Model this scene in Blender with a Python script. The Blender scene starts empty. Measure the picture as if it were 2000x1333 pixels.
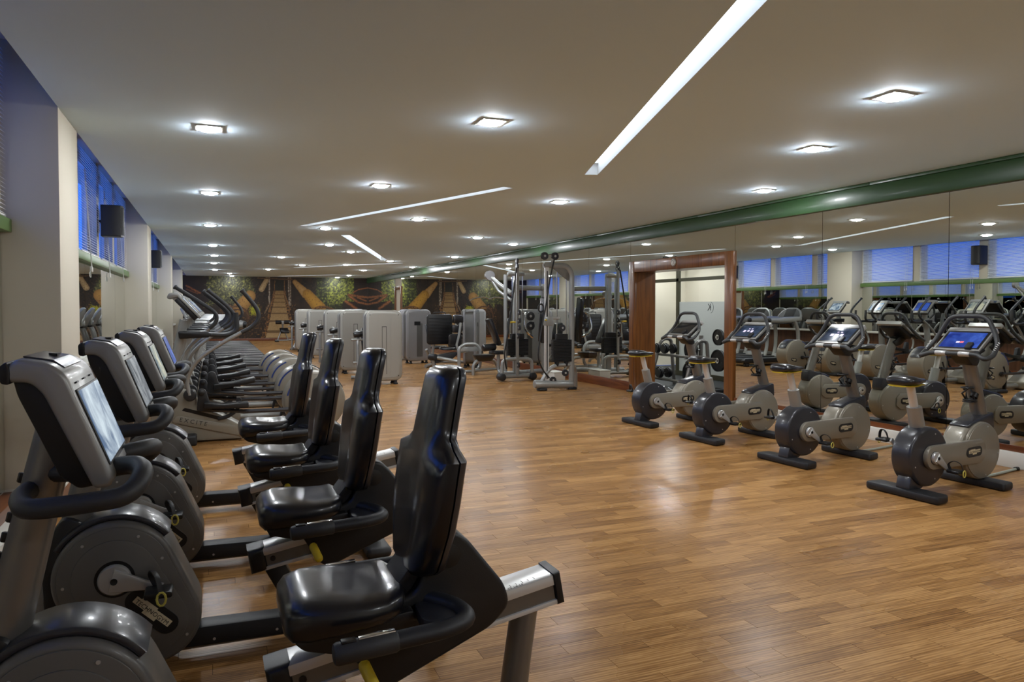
import bpy, bmesh, math, random
from mathutils import Vector as V, Matrix, Euler, noise
from mathutils.geometry import delaunay_2d_cdt
random.seed(7)
R = math.radians
sc = bpy.context.scene
col = sc.collection

# ---------------------------------------------------------------- camera
cam = bpy.data.objects.new('camera', bpy.data.cameras.new('camera'))
col.objects.link(cam)
cam.data.sensor_width = 36.0
cam.data.lens = 36.0 * 1450 / 2000
cam.data.shift_y = -26.5 / 2000
cam.data.clip_end = 200
cam.location = (0, 0, 1.45)
cam.rotation_euler = (R(90 - 1.5), 0, R(-22.07))
sc.camera = cam

# ---------------------------------------------------------------- dusk sky outside the windows
w = bpy.data.worlds.new('dusk_sky'); sc.world = w
w.use_nodes = True
bg = w.node_tree.nodes['Background']
bg.inputs['Color'].default_value = (0.05, 0.19, 1.0, 1)
bg.inputs['Strength'].default_value = 1.55

# ---------------------------------------------------------------- exposure
sc.view_settings.view_transform = 'Standard'
sc.view_settings.look = 'None'
sc.view_settings.exposure = 0.0
sc.view_settings.gamma = 1.0
sc.view_settings.use_curve_mapping = False
LAMP = 375.0      # radiance of a downlight disc
SLOT = 2.6       # radiance of a fluorescent slot

# ================================================================ helpers
def lin(c):
    c = c / 255.0
    return c / 12.92 if c <= 0.04045 else ((c + 0.055) / 1.055) ** 2.4
def L3(rgb): return (lin(rgb[0]), lin(rgb[1]), lin(rgb[2]), 1)

MATS = {}
def M(name, rgb=(128, 128, 128), rough=0.5, metal=0.0, coat=0.0, spec=0.5, bump=None, var=None, emit=None, coat_r=0.1):
    m = bpy.data.materials.new(name); m.use_nodes = True
    nt = m.node_tree; b = nt.nodes['Principled BSDF']
    b.inputs['Base Color'].default_value = L3(rgb)
    b.inputs['Roughness'].default_value = rough
    b.inputs['Metallic'].default_value = metal
    b.inputs['Coat Weight'].default_value = coat
    b.inputs['Coat Roughness'].default_value = coat_r
    b.inputs['Specular IOR Level'].default_value = spec
    if emit:
        b.inputs['Emission Color'].default_value = (*[lin(c) for c in emit[0]], 1)
        b.inputs['Emission Strength'].default_value = emit[1]
    tc = None
    if bump or var:
        tc = nt.nodes.new('ShaderNodeTexCoord')
    if bump:
        n = nt.nodes.new('ShaderNodeTexNoise'); n.inputs['Scale'].default_value = bump[0]; n.inputs['Detail'].default_value = 3
        nt.links.new(tc.outputs['Object'], n.inputs['Vector'])
        bp = nt.nodes.new('ShaderNodeBump'); bp.inputs['Strength'].default_value = bump[1]; bp.inputs['Distance'].default_value = 0.002
        nt.links.new(n.outputs['Fac'], bp.inputs['Height']); nt.links.new(bp.outputs['Normal'], b.inputs['Normal'])
    if var:
        n = nt.nodes.new('ShaderNodeTexNoise'); n.inputs['Scale'].default_value = var[0]; n.inputs['Detail'].default_value = 4
        nt.links.new(tc.outputs['Object'], n.inputs['Vector'])
        r = nt.nodes.new('ShaderNodeMapRange'); r.inputs['To Min'].default_value = 1 - var[1]; r.inputs['To Max'].default_value = 1 + var[1]
        nt.links.new(n.outputs['Fac'], r.inputs['Value'])
        mx = nt.nodes.new('ShaderNodeMix'); mx.data_type = 'RGBA'; mx.blend_type = 'MULTIPLY'; mx.inputs['Factor'].default_value = 1
        mx.inputs['A'].default_value = L3(rgb)
        nt.links.new(r.outputs['Result'], mx.inputs['B']); nt.links.new(mx.outputs['Result'], b.inputs['Base Color'])
    MATS[name] = m
    return m

def _merge(bm, t, m=None):
    if m is not None: t.transform(m)
    me = bpy.data.meshes.new('tmp'); t.to_mesh(me); t.free()
    bm.from_mesh(me); bpy.data.meshes.remove(me)

def NB(): return bmesh.new()

def box(bm, c, s, r=0.0, seg=2, rot=None):
    t = bmesh.new(); bmesh.ops.create_cube(t, size=1)
    t.transform(Matrix.Diagonal((s[0], s[1], s[2], 1)))
    if r > 0:
        bmesh.ops.bevel(t, geom=t.edges[:], offset=min(r, min(s) * .49), segments=seg, affect='EDGES', profile=.5)
    m = Matrix.Translation(c)
    if rot: m = m @ Euler([R(a) for a in rot]).to_matrix().to_4x4()
    _merge(bm, t, m)
    return bm
def bx(x0, x1, y0, y1, z0, z1, r=0.0, bm=None):
    bm = bm or NB()
    return box(bm, ((x0 + x1) / 2, (y0 + y1) / 2, (z0 + z1) / 2), (x1 - x0, y1 - y0, z1 - z0), r)

def prism(bm, poly, a0, a1, bev=0.0, seg=2, axis='y'):
    """outline poly (2D) extruded from a0 to a1 along axis; cap rims bevelled"""
    t = bmesh.new()
    def P(p, a):
        return (p[0], a, p[1]) if axis == 'y' else ((a, p[0], p[1]) if axis == 'x' else (p[0], p[1], a))
    va = [t.verts.new(P(p, a0)) for p in poly]; vb = [t.verts.new(P(p, a1)) for p in poly]
    f0 = t.faces.new(va); f1 = t.faces.new(vb[::-1])
    n = len(poly)
    for i in range(n): t.faces.new((va[i], vb[i], vb[(i + 1) % n], va[(i + 1) % n]))
    bmesh.ops.recalc_face_normals(t, faces=t.faces[:])
    if bev > 0:
        e = list(set(f0.edges[:] + f1.edges[:]))
        bmesh.ops.bevel(t, geom=e, offset=bev, segments=seg, affect='EDGES', profile=.5, clamp_overlap=True)
    _merge(bm, t)
    return bm

def circ(cx, cz, r, n=32, a0=0, a1=360):
    full = abs(a1 - a0) >= 360
    k = n if full else n + 1
    return [(cx + r * math.cos(R(a0 + (a1 - a0) * i / n)), cz + r * math.sin(R(a0 + (a1 - a0) * i / n))) for i in range(k)]
def hull(pts):
    pts = sorted(set((round(a, 5), round(b, 5)) for a, b in pts))
    def half(ps):
        o = []
        for p in ps:
            while len(o) > 1 and (o[-1][0]-o[-2][0])*(p[1]-o[-2][1]) - (o[-1][1]-o[-2][1])*(p[0]-o[-2][0]) <= 1e-9: o.pop()
            o.append(p)
        return o
    a = half(pts); b = half(pts[::-1])
    return a[:-1] + b[:-1]
def rrect(x0, x1, z0, z1, r, n=5):
    o = []
    for cx, cz, a in ((x1 - r, z1 - r, 0), (x0 + r, z1 - r, 90), (x0 + r, z0 + r, 180), (x1 - r, z0 + r, 270)):
        o += [(cx + r * math.cos(R(a + 90 * i / n)), cz + r * math.sin(R(a + 90 * i / n))) for i in range(n + 1)]
    return o
def rpoly(pts, r, n=4):
    """2D polygon with rounded corners"""
    o = []; k = len(pts)
    for i in range(k):
        p = V(pts[i]).to_2d() if len(pts[i]) == 2 else V(pts[i]); a = V(pts[i - 1]); b = V(pts[(i + 1) % k])
        da = (a - p); db = (b - p)
        rr = min(r, da.length * .45, db.length * .45)
        s = p + da.normalized() * rr; e = p + db.normalized() * rr
        for j in range(n + 1):
            q = j / n
            o.append(tuple(s * (1 - q) ** 2 + p * 2 * q * (1 - q) + e * q * q))
    return o
def rpath(pts, r, n=5):
    """3D open path with rounded corners"""
    o = [V(pts[0])]
    for i in range(1, len(pts) - 1):
        p = V(pts[i]); da = V(pts[i - 1]) - p; db = V(pts[i + 1]) - p
        rr = min(r, da.length * .48, db.length * .48)
        s = p + da.normalized() * rr; e = p + db.normalized() * rr
        for j in range(n + 1):
            q = j / n
            o.append(s * (1 - q) ** 2 + p * 2 * q * (1 - q) + e * q * q)
    o.append(V(pts[-1]))
    return o
def smooth(pts, k=6):
    """Catmull-Rom through pts"""
    P = [V(p) for p in pts]; o = []
    for i in range(len(P) - 1):
        a = P[max(i - 1, 0)]; b = P[i]; c = P[i + 1]; d = P[min(i + 2, len(P) - 1)]
        for j in range(k):
            t = j / k
            o.append(.5 * (2 * b + (c - a) * t + (2 * a - 5 * b + 4 * c - d) * t * t + (3 * b - a - 3 * c + d) * t ** 3))
    o.append(P[-1]); return o

def tube(bm, pts, r, n=8, closed=False, wh=None, rot0=0.0, up=None, cap=True):
    """tube along pts; r number or list; wh=(a,b) gives an oval/box section scaling"""
    P = [V(p) for p in pts]; k = len(P)
    T = []
    for i in range(k):
        if closed: d = P[(i + 1) % k] - P[i - 1]
        else: d = P[min(i + 1, k - 1)] - P[max(i - 1, 0)]
        T.append(d.normalized())
    up = V(up) if up else (V((0, 0, 1)) if abs(T[0].z) < .9 else V((0, 1, 0)))
    u = (up - T[0] * up.dot(T[0])).normalized()
    rings = []
    for i in range(k):
        u = (u - T[i] * u.dot(T[i])).normalized()
        v = T[i].cross(u)
        rr = r[i] if isinstance(r, (list, tuple)) else r
        a, b = wh or (1, 1)
        ring = []
        for j in range(n):
            an = 2 * math.pi * j / n + rot0
            ring.append(bm.verts.new(P[i] + u * (rr * b * math.sin(an)) + v * (rr * a * math.cos(an))))
        rings.append(ring)
    for i in range(k if closed else k - 1):
        A = rings[i]; Bq = rings[(i + 1) % k]
        for j in range(n):
            bm.faces.new((A[j], A[(j + 1) % n], Bq[(j + 1) % n], Bq[j]))
    if cap and not closed:
        bm.faces.new(rings[0][::-1]); bm.faces.new(rings[-1])
    return bm
def cyl(bm, p0, p1, r, r2=None, n=16):
    return tube(bm, [p0, p1], [r, r if r2 is None else r2], n)
def rcyl(bm, p0, p1, r, e=None, n=16):
    """cylinder with rounded ends"""
    p0 = V(p0); p1 = V(p1); d = (p1 - p0); Lh = d.length; d.normalize(); e = e or r * .3
    e = min(e, Lh * .45)
    return tube(bm, [p0, p0 + d * e * .3, p0 + d * e, p1 - d * e, p1 - d * e * .3, p1], [r - e * .9, r - e * .3, r, r, r - e * .3, r - e * .9], n)
def lathe(bm, prof, c, axis, n=24):
    axis = V(axis).normalized(); c = V(c)
    pts = [c + axis * h for _, h in prof]
    a = V((0, 0, 1)) if abs(axis.z) < .9 else V((1, 0, 0))
    u = (a - axis * a.dot(axis)).normalized(); v = axis.cross(u)
    rings = [[bm.verts.new(p + u * (rr * math.cos(2 * math.pi * j / n)) + v * (rr * math.sin(2 * math.pi * j / n))) for j in range(n)] for p, (rr, _) in zip(pts, prof)]
    for A, Bq in zip(rings, rings[1:]):
        for j in range(n): bm.faces.new((A[j], A[(j + 1) % n], Bq[(j + 1) % n], Bq[j]))
    bm.faces.new(rings[0][::-1]); bm.faces.new(rings[-1])
    return bm
def loft(bm, rings, closed_caps=True):
    vs = [[bm.verts.new(p) for p in r] for r in rings]; n = len(rings[0])
    for A, Bq in zip(vs, vs[1:]):
        for j in range(n): bm.faces.new((A[j], A[(j + 1) % n], Bq[(j + 1) % n], Bq[j]))
    if closed_caps:
        bm.faces.new(vs[0][::-1]); bm.faces.new(vs[-1])
    return bm
def sring(c, ax, ay, a, b, n=24, p=3.0):
    """superellipse ring round c"""
    c = V(c); ax = V(ax); ay = V(ay); o = []
    for j in range(n):
        t = 2 * math.pi * j / n; ct = math.cos(t); st = math.sin(t)
        o.append(c + ax * (a * math.copysign(abs(ct) ** (2 / p), ct)) + ay * (b * math.copysign(abs(st) ** (2 / p), st)))
    return o

def mesh_of(bm, name, mat, sharp=38):
    bmesh.ops.recalc_face_normals(bm, faces=bm.faces[:])
    me = bpy.data.meshes.new(name); bm.to_mesh(me); bm.free()
    me.materials.append(MATS[mat] if isinstance(mat, str) else mat)
    if sharp:
        me.polygons.foreach_set('use_smooth', [True] * len(me.polygons))
        me.set_sharp_from_angle(angle=R(sharp))
    return me
def obj(name, bm, mat, parent=None, label=None, kind=None, sharp=38):
    me = bm if isinstance(bm, bpy.types.Mesh) else mesh_of(bm, name, mat, sharp)
    o = bpy.data.objects.new(name, me); col.objects.link(o); o.parent = parent
    if label: o['label'] = label
    if kind: o['kind'] = kind
    return o
def tag(o, label=None, cat=None, group=None, kind=None):
    for k, v in (('label', label), ('category', cat), ('group', group), ('kind', kind)):
        if v: o[k] = v
    return o
def thing(name, label, cat, loc=(0, 0, 0), rz=0, group=None):
    o = bpy.data.objects.new(name, None); col.objects.link(o)
    o.empty_display_size = .1
    o.location = loc; o.rotation_euler = (0, 0, R(rz))
    return tag(o, label, cat, group)
def struct(name, bm, mat, parent=None, sharp=38, label=None):
    o = obj(name, bm, mat, parent, label, sharp=sharp)
    if parent is None: o['kind'] = 'structure'
    return o
def dup(o, parent=None, loc=None, rz=None, label=None, cat=None):
    c = o.copy(); col.objects.link(c); c.parent = parent
    if loc is not None: c.location = loc
    if rz is not None: c.rotation_euler = (0, 0, R(rz))
    if label: c['label'] = label
    for ch in list(o.children): dup(ch, c)
    return c
def text(name, s, size, mat, parent, m, extrude=0.0008, align='CENTER', shear=0.0, space=1.0):
    cu = bpy.data.curves.new('t', 'FONT'); cu.body = s; cu.size = size; cu.extrude = extrude
    cu.align_x = align; cu.align_y = 'CENTER'; cu.shear = shear; cu.space_character = space
    cu.resolution_u = 2
    to = bpy.data.objects.new('t', cu); col.objects.link(to)
    me = bpy.data.meshes.new_from_object(to)
    bpy.data.objects.remove(to); bpy.data.curves.remove(cu)
    me.name = name; me.materials.clear(); me.materials.append(MATS[mat]); me.transform(m)
    return obj(name, me, mat, parent)
def face_y(x, y, z, ang=0, flip=False):
    """matrix that stands text up facing -y (or +y when flip), turned by ang in its plane"""
    m = Matrix.Translation((x, y, z))
    if flip: m = m @ Matrix.Rotation(math.pi, 4, 'Z')
    return m @ Matrix.Rotation(math.pi / 2, 4, 'X') @ Matrix.Rotation(R(ang), 4, 'Z')
ORD = ['first', 'second', 'third', 'fourth', 'fifth', 'sixth', 'seventh', 'eighth', 'ninth', 'tenth', 'eleventh', 'twelfth', 'thirteenth', 'fourteenth', 'fifteenth', 'sixteenth']

# ================================================================ materials
M('plaster', (205, 198, 182), .75, bump=(60, .08))
M('pillar_paint', (206, 199, 182), .7, bump=(60, .06))
M('ceiling_paint', (216, 239, 255), .8, bump=(40, .05), var=(.6, .02))
M('white_paint', (218, 216, 208), .5, bump=(30, .05))
M('fascia_green', (42, 74, 38), .36, coat=.12, var=(2, .08))
M('sill_green', (92, 120, 66), .4, var=(3, .05))
M('dark_rubber_floor', (42, 45, 46), .7, bump=(200, .2), var=(80, .2))
M('grout', (52, 34, 20), .8, bump=(50, .1))
M('cream_wall', (208, 200, 182), .7, bump=(50, .05))
M('frost', (176, 180, 176), .5, bump=(80, .1))
M('bronze_frame', (64, 62, 46), .4, metal=.4, var=(10, .05))
M('black_plastic', (22, 22, 24), .42, bump=(350, .12))
M('soft_black', (30, 31, 34), .5, bump=(500, .15))
M('dark_cover', (43, 44, 50), .3, coat=.25, bump=(300, .06))
M('grip', (46, 47, 48), .5, bump=(600, .2))
M('vinyl_black', (22, 22, 26), .29, coat=.4, coat_r=.13, bump=(160, .05))
M('panel_black', (15, 15, 18), .35, var=(20, .1))
M('taupe', (138, 132, 119), .38, metal=.25, coat=.2, bump=(400, .05))
M('taupe_dark', (100, 98, 94), .42, metal=.25, coat=.15, bump=(400, .05))
M('silver', (190, 190, 188), .34, metal=.5, var=(30, .04))
M('silver_paint', (152, 152, 148), .36, metal=.4, coat=.2, bump=(500, .03))
M('post_grey', (128, 125, 120), .34, metal=.6, coat=.2, var=(8, .04))
M('frame_grey', (160, 162, 160), .35, metal=.45, coat=.3, var=(12, .04))
M('shield', (168, 167, 160), .38, metal=.5, coat=.15, var=(4, .03))
M('shield_dark', (150, 150, 152), .4, metal=.4, coat=.15, var=(4, .03))
M('chrome', (215, 215, 215), .12, metal=1.0, var=(20, .02))
M('alu', (212, 212, 210), .3, metal=.35, var=(40, .03))
M('alu_dark', (120, 120, 118), .35, metal=.7, var=(40, .05))
M('yellow', (206, 178, 40), .4, bump=(200, .05))
M('yellow_clip', (200, 190, 90), .4, bump=(200, .05))
M('cream_print', (205, 192, 160), .5, var=(50, .02))
M('black_print', (18, 18, 18), .5, var=(50, .02))
M('red_print', (190, 40, 40), .5, var=(50, .02))
M('blue_line', (40, 60, 120), .3, var=(20, .05))
M('rubber', (24, 24, 24), .7, bump=(200, .2))
M('belt', (34, 35, 37), .6, bump=(300, .2))
M('iron', (34, 34, 35), .45, metal=.3, bump=(120, .25))
M('cable', (24, 24, 25), .5, var=(30, .1))
M('blind', (230, 230, 226), .45, var=(6, .03))
M('cord', (220, 220, 214), .6, var=(30, .02))
M('lamp_frame', (190, 190, 186), .4, metal=.3, var=(20, .03))
M('lamp_on', (255, 255, 255), .5, emit=((247, 251, 255), LAMP), var=(10, .01))
M('slot_white', (232, 235, 235), .6, var=(8, .02))
M('tube_on', (255, 255, 255), .5, emit=((226, 240, 255), SLOT), var=(10, .01))
M('cord_grey', (168, 176, 166), .5, var=(20, .03))

def mat_mirror(name, tint):
    m = M(name, tint, .0, metal=1.0)
    nt = m.node_tree; b = nt.nodes['Principled BSDF']
    tc = nt.nodes.new('ShaderNodeTexCoord'); n = nt.nodes.new('ShaderNodeTexNoise'); n.inputs['Scale'].default_value = .7; n.inputs['Detail'].default_value = 1
    nt.links.new(tc.outputs['Object'], n.inputs['Vector'])
    bp = nt.nodes.new('ShaderNodeBump'); bp.inputs['Strength'].default_value = .1; bp.inputs['Distance'].default_value = .002
    nt.links.new(n.outputs['Fac'], bp.inputs['Height']); nt.links.new(bp.outputs['Normal'], b.inputs['Normal'])
mat_mirror('mirror', (226, 228, 222))

def mat_glass(name, tint, refl=.12):
    m = bpy.data.materials.new(name); m.use_nodes = True; nt = m.node_tree
    nt.nodes.remove(nt.nodes['Principled BSDF']); out = nt.nodes['Material Output']
    tr = nt.nodes.new('ShaderNodeBsdfTransparent'); tr.inputs['Color'].default_value = L3(tint)
    gl = nt.nodes.new('ShaderNodeBsdfGlossy'); gl.inputs['Roughness'].default_value = .02
    mx = nt.nodes.new('ShaderNodeMixShader'); mx.inputs[0].default_value = refl * .3
    nt.links.new(tr.outputs[0], mx.inputs[1]); nt.links.new(gl.outputs[0], mx.inputs[2])
    nt.links.new(mx.outputs[0], out.inputs['Surface'])
    MATS[name] = m
mat_glass('glass', (246, 247, 246))

def mat_wood(name, dark, light, rough=.35, axis='Z', scale=1.0, coat=.2):
    m = M(name, light, rough, coat=coat); nt = m.node_tree; b = nt.nodes['Principled BSDF']
    tc = nt.nodes.new('ShaderNodeTexCoord'); mp = nt.nodes.new('ShaderNodeMapping')
    s = {'Z': (14, 14, .9), 'X': (.9, 14, 14), 'Y': (14, .9, 14)}[axis]
    mp.inputs['Scale'].default_value = [a * scale for a in s]
    n = nt.nodes.new('ShaderNodeTexNoise'); n.inputs['Scale'].default_value = 1.6; n.inputs['Detail'].default_value = 6; n.inputs['Distortion'].default_value = .6
    cr = nt.nodes.new('ShaderNodeValToRGB'); cr.color_ramp.elements[0].color = L3(dark); cr.color_ramp.elements[1].color = L3(light)
    cr.color_ramp.elements[0].position = .3; cr.color_ramp.elements[1].position = .7
    nt.links.new(tc.outputs['Object'], mp.inputs['Vector']); nt.links.new(mp.outputs['Vector'], n.inputs['Vector'])
    nt.links.new(n.outputs['Fac'], cr.inputs['Fac']); nt.links.new(cr.outputs['Color'], b.inputs['Base Color'])
mat_wood('door_wood', (88, 50, 18), (134, 82, 34), .3, 'Z')
mat_wood('skirting_wood', (92, 46, 22), (128, 72, 36), .35, 'Y')
mat_wood('panel_wood', (70, 44, 28), (104, 68, 44), .35, 'Z')

PW, PL = 0.092, 0.56          # floor strip width and length
def strip_offset(j): return ((j * 0.6180339) % 1.0) * PL
def mat_floor():
    m = M('floor_wood', (150, 110, 70), .3, coat=.0, coat_r=.2, spec=.14); nt = m.node_tree; b = nt.nodes['Principled BSDF']
    N = nt.nodes.new; K = nt.links.new
    g = N('ShaderNodeNewGeometry'); sp = N('ShaderNodeSeparateXYZ'); K(g.outputs['Position'], sp.inputs[0])
    def mth(op, a, c=None):
        n = N('ShaderNodeMath'); n.operation = op
        for i, q in enumerate((a, c)):
            if q is None: continue
            if isinstance(q, (int, float)): n.inputs[i].default_value = q
            else: K(q, n.inputs[i])
        return n.outputs[0]
    row = mth('FLOOR', mth('DIVIDE', sp.outputs['Y'], PW))
    off = mth('MULTIPLY', mth('FRACT', mth('MULTIPLY', row, 0.6180339)), PL)
    cl = mth('FLOOR', mth('DIVIDE', mth('ADD', sp.outputs['X'], off), PL))
    cb = N('ShaderNodeCombineXYZ'); K(row, cb.inputs[0]); K(cl, cb.inputs[1])
    wn = N('ShaderNodeTexWhiteNoise'); wn.noise_dimensions = '3D'; K(cb.outputs[0], wn.inputs['Vector'])
    # grain
    mp = N('ShaderNodeVectorMath'); mp.operation = 'MULTIPLY'; mp.inputs[1].default_value = (2.6, 38.0, 1)
    K(g.outputs['Position'], mp.inputs[0])
    ad = N('ShaderNodeVectorMath'); ad.operation = 'ADD'; K(mp.outputs[0], ad.inputs[0])
    sc2 = N('ShaderNodeVectorMath'); sc2.operation = 'SCALE'; sc2.inputs['Scale'].default_value = 37; K(wn.outputs['Color'], sc2.inputs[0]); K(sc2.outputs[0], ad.inputs[1])
    n1 = N('ShaderNodeTexNoise'); n1.inputs['Scale'].default_value = 1.0; n1.inputs['Detail'].default_value = 6; n1.inputs['Distortion'].default_value = 1.9
    K(ad.outputs[0], n1.inputs['Vector'])
    wv = N('ShaderNodeTexWave'); wv.wave_type = 'BANDS'; wv.bands_direction = 'Y'; wv.inputs['Scale'].default_value = .55; wv.inputs['Distortion'].default_value = 7; wv.inputs['Detail'].default_value = 2; wv.inputs['Detail Scale'].default_value = .5
    K(ad.outputs[0], wv.inputs['Vector'])
    gr = mth('ADD', mth('MULTIPLY', mth('ADD', mth('MULTIPLY', n1.outputs['Fac'], 2.1), -.55), .68), mth('MULTIPLY', wv.outputs['Fac'], .32))
    tone = mth('ADD', mth('MULTIPLY', wn.outputs['Value'], .34), mth('MULTIPLY', gr, .82))
    cr = N('ShaderNodeValToRGB'); e = cr.color_ramp.elements
    e[0].position = .15; e[0].color = L3((104, 70, 37)); e[1].position = .95; e[1].color = L3((195, 150, 95))
    k = e.new(.55); k.color = L3((154, 111, 63))
    K(tone, cr.inputs['Fac']); K(cr.outputs['Color'], b.inputs['Base Color'])
    n2 = N('ShaderNodeTexNoise'); n2.inputs['Scale'].default_value = 1.4; n2.inputs['Detail'].default_value = 4; K(g.outputs['Position'], n2.inputs['Vector'])
    mr = N('ShaderNodeMapRange'); mr.inputs['To Min'].default_value = .18; mr.inputs['To Max'].default_value = .42; K(n2.outputs['Fac'], mr.inputs['Value'])
    K(mr.outputs[0], b.inputs['Roughness'])
    bp = N('ShaderNodeBump'); bp.inputs['Strength'].default_value = .12; bp.inputs['Distance'].default_value = .001
    K(n1.outputs['Fac'], bp.inputs['Height']); K(bp.outputs['Normal'], b.inputs['Normal'])
mat_floor()

def mat_screen(name, c0, c1, scale, strength):
    m = M(name, (10, 10, 14), .22, spec=.12); nt = m.node_tree; b = nt.nodes['Principled BSDF']
    tc = nt.nodes.new('ShaderNodeTexCoord'); n = nt.nodes.new('ShaderNodeTexNoise'); n.inputs['Scale'].default_value = scale; n.inputs['Detail'].default_value = 4; n.inputs['Distortion'].default_value = .8
    cr = nt.nodes.new('ShaderNodeValToRGB'); cr.color_ramp.elements[0].position = .36; cr.color_ramp.elements[1].position = .66
    cr.color_ramp.elements[0].color = L3(c0); cr.color_ramp.elements[1].color = L3(c1)
    nt.links.new(tc.outputs['Object'], n.inputs['Vector']); nt.links.new(n.outputs['Fac'], cr.inputs['Fac'])
    nt.links.new(cr.outputs['Color'], b.inputs['Emission Color']); b.inputs['Emission Strength'].default_value = strength
mat_screen('screen_pale', (84, 108, 140), (205, 220, 230), 9, 1.0)
mat_screen('screen_grey', (70, 84, 100), (190, 198, 205), 12, .55)
mat_screen('screen_mixed', (80, 110, 130), (225, 225, 200), 8, .75)
mat_screen('screen_blue', (30, 50, 130), (90, 125, 210), 6, .8)
mat_screen('screen_deep', (24, 50, 140), (70, 105, 205), 8, .85)
mat_screen('screen_slate', (40, 52, 74), (92, 110, 138), 6, .7)
mat_screen('screen_white', (150, 190, 235), (235, 240, 245), 10, .9)
M('screen_icon', (200, 190, 220), .4, emit=((205, 190, 225), .8), var=(9, .02))
M('screen_red', (220, 90, 90), .4, emit=((225, 90, 100), .8), var=(9, .02))

# ================================================================ the room
XL, XR, YB, YF, ZC = -0.96, 6.76, 34.5, -3.2, 2.83
XW = -1.30                                   # window wall, set back behind the pillars
PILL = [(-1.82 - .78, -1.82), (5.93, 6.71), (13.68, 14.46), (21.48, 22.26), (29.30, 30.08)]
BAYS = [(YF, -2.6), (-1.82, 5.93), (6.71, 13.68), (14.46, 21.48), (22.26, 29.30), (30.08, YB)]

# floor with its strips
floor = struct('floor', bx(XW - .2, XR + .02, YF, YB, -.12, -.003), 'grout')
smesh = mesh_of(bx(0.0008, PL - .0008, 0.0006, PW - .0006, -.006, 0), 'floor_strip', 'floor_wood', sharp=None)
cand = []; rest_v = []; rest_f = []
j0, j1 = int(YF / PW) - 1, int(YB / PW) + 1
for j in range(j0, j1):
    ya = max(j * PW, YF); yb = min((j + 1) * PW, YB)
    if yb - ya < .01: continue
    off = ((j * 0.6180339) % 1.0) * PL
    k0 = math.floor((XW + off) / PL)
    for k in range(k0, k0 + int((XR - XW) / PL) + 3):
        xa, xb = k * PL - off, (k + 1) * PL - off
        if xa >= XR or xb <= XW: continue
        full = xa >= XW and xb <= XR and yb - ya > PW - .001
        near = full and 1.55 < ya < 5.2 and xb > .62 + .05 * ya and xa < .2 + 1.22 * ya
        cand.append((0 if near else 1, ya + .15 * abs(xa - 2), max(xa, XW), min(xb, XR), ya, yb, j))
cand.sort()
for n, (a, b, xa, xb, ya, yb, j) in enumerate(cand):
    if n < 300 and a == 0:
        o = bpy.data.objects.new('floor_strip', smesh); col.objects.link(o); o.parent = floor; o.location = (xa, ya, 0)
    else:
        q = len(rest_v)
        rest_v += [(xa + .0008, ya + .0006, 0), (xb - .0008, ya + .0006, 0), (xb - .0008, yb - .0006, 0), (xa + .0008, yb - .0006, 0)]
        rest_f.append((q, q + 1, q + 2, q + 3))
me = bpy.data.meshes.new('floor_strips'); me.from_pydata(rest_v, [], rest_f); me.materials.append(MATS['floor_wood'])
obj('floor_strips', me, 'floor_wood', floor, kind='stuff')

# ceiling, with the light slots cut out
SLOTS = [((3.66, 6.85), (1.80, 1.35), .135, 'longest fluorescent ceiling slot, running overhead towards the camera'),
         ((1.46, 12.92), (3.17, 7.93), .135, 'slanted fluorescent ceiling slot in the middle of the ceiling, before the elliptical trainers'),
         ((2.37, 14.24), (4.65, 21.26), .17, 'short bright ceiling slot slanting away above the weight machine shields'),
         ((2.66, 26.35), (5.44, 22.4), .17, 'thin distant ceiling slot just in front of the last one before the mural'),
         ((2.76, 33.75), (4.80, 31.3), .17, 'farthest thin ceiling slot, right before the jungle mural')]
def slot_rect(a, b, wd, grow=0):
    a, b = V(a), V(b); d = (b - a).normalized(); n = V((-d.y, d.x)) * (wd / 2 + grow)
    a = a - d * grow; b = b + d * grow
    return [a - n, b - n, b + n, a + n]
cv = [V((XL, YF)), V((XR, YF)), V((XR, YB)), V((XL, YB))]; ce = [(0, 1), (1, 2), (2, 3), (3, 0)]
for a, b, wd, _ in SLOTS:
    q = len(cv); cv += slot_rect(a, b, wd); ce += [(q, q + 1), (q + 1, q + 2), (q + 2, q + 3), (q + 3, q)]
ov, oe, of, *_r = delaunay_2d_cdt(cv, ce, [], 1, 1e-5)
def inside(p, quad):
    s = None
    for i in range(4):
        e = quad[(i + 1) % 4] - quad[i]; c = e.x * (p.y - quad[i].y) - e.y * (p.x - quad[i].x)
        if s is None: s = c > 0
        elif (c > 0) != s: return False
    return True
bm = NB(); vs = [bm.verts.new((p.x, p.y, ZC)) for p in ov]
for f in of:
    c = sum((V(ov[i]) for i in f), V((0, 0))) / len(f)
    if any(inside(c, slot_rect(a, b, wd)) for a, b, wd, _ in SLOTS): continue
    bm.faces.new([vs[i] for i in f])
bx(XL, XL + .06, YF, YB, ZC + .0005, ZC + .2, bm=bm)
ceiling = struct('ceiling', bm, 'ceiling_paint', sharp=None)
struct('trim_1', bx(-1.75, XR + .3, YF - .1, YB + .1, 3.25, 3.35), 'plaster')     # slab above

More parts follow.
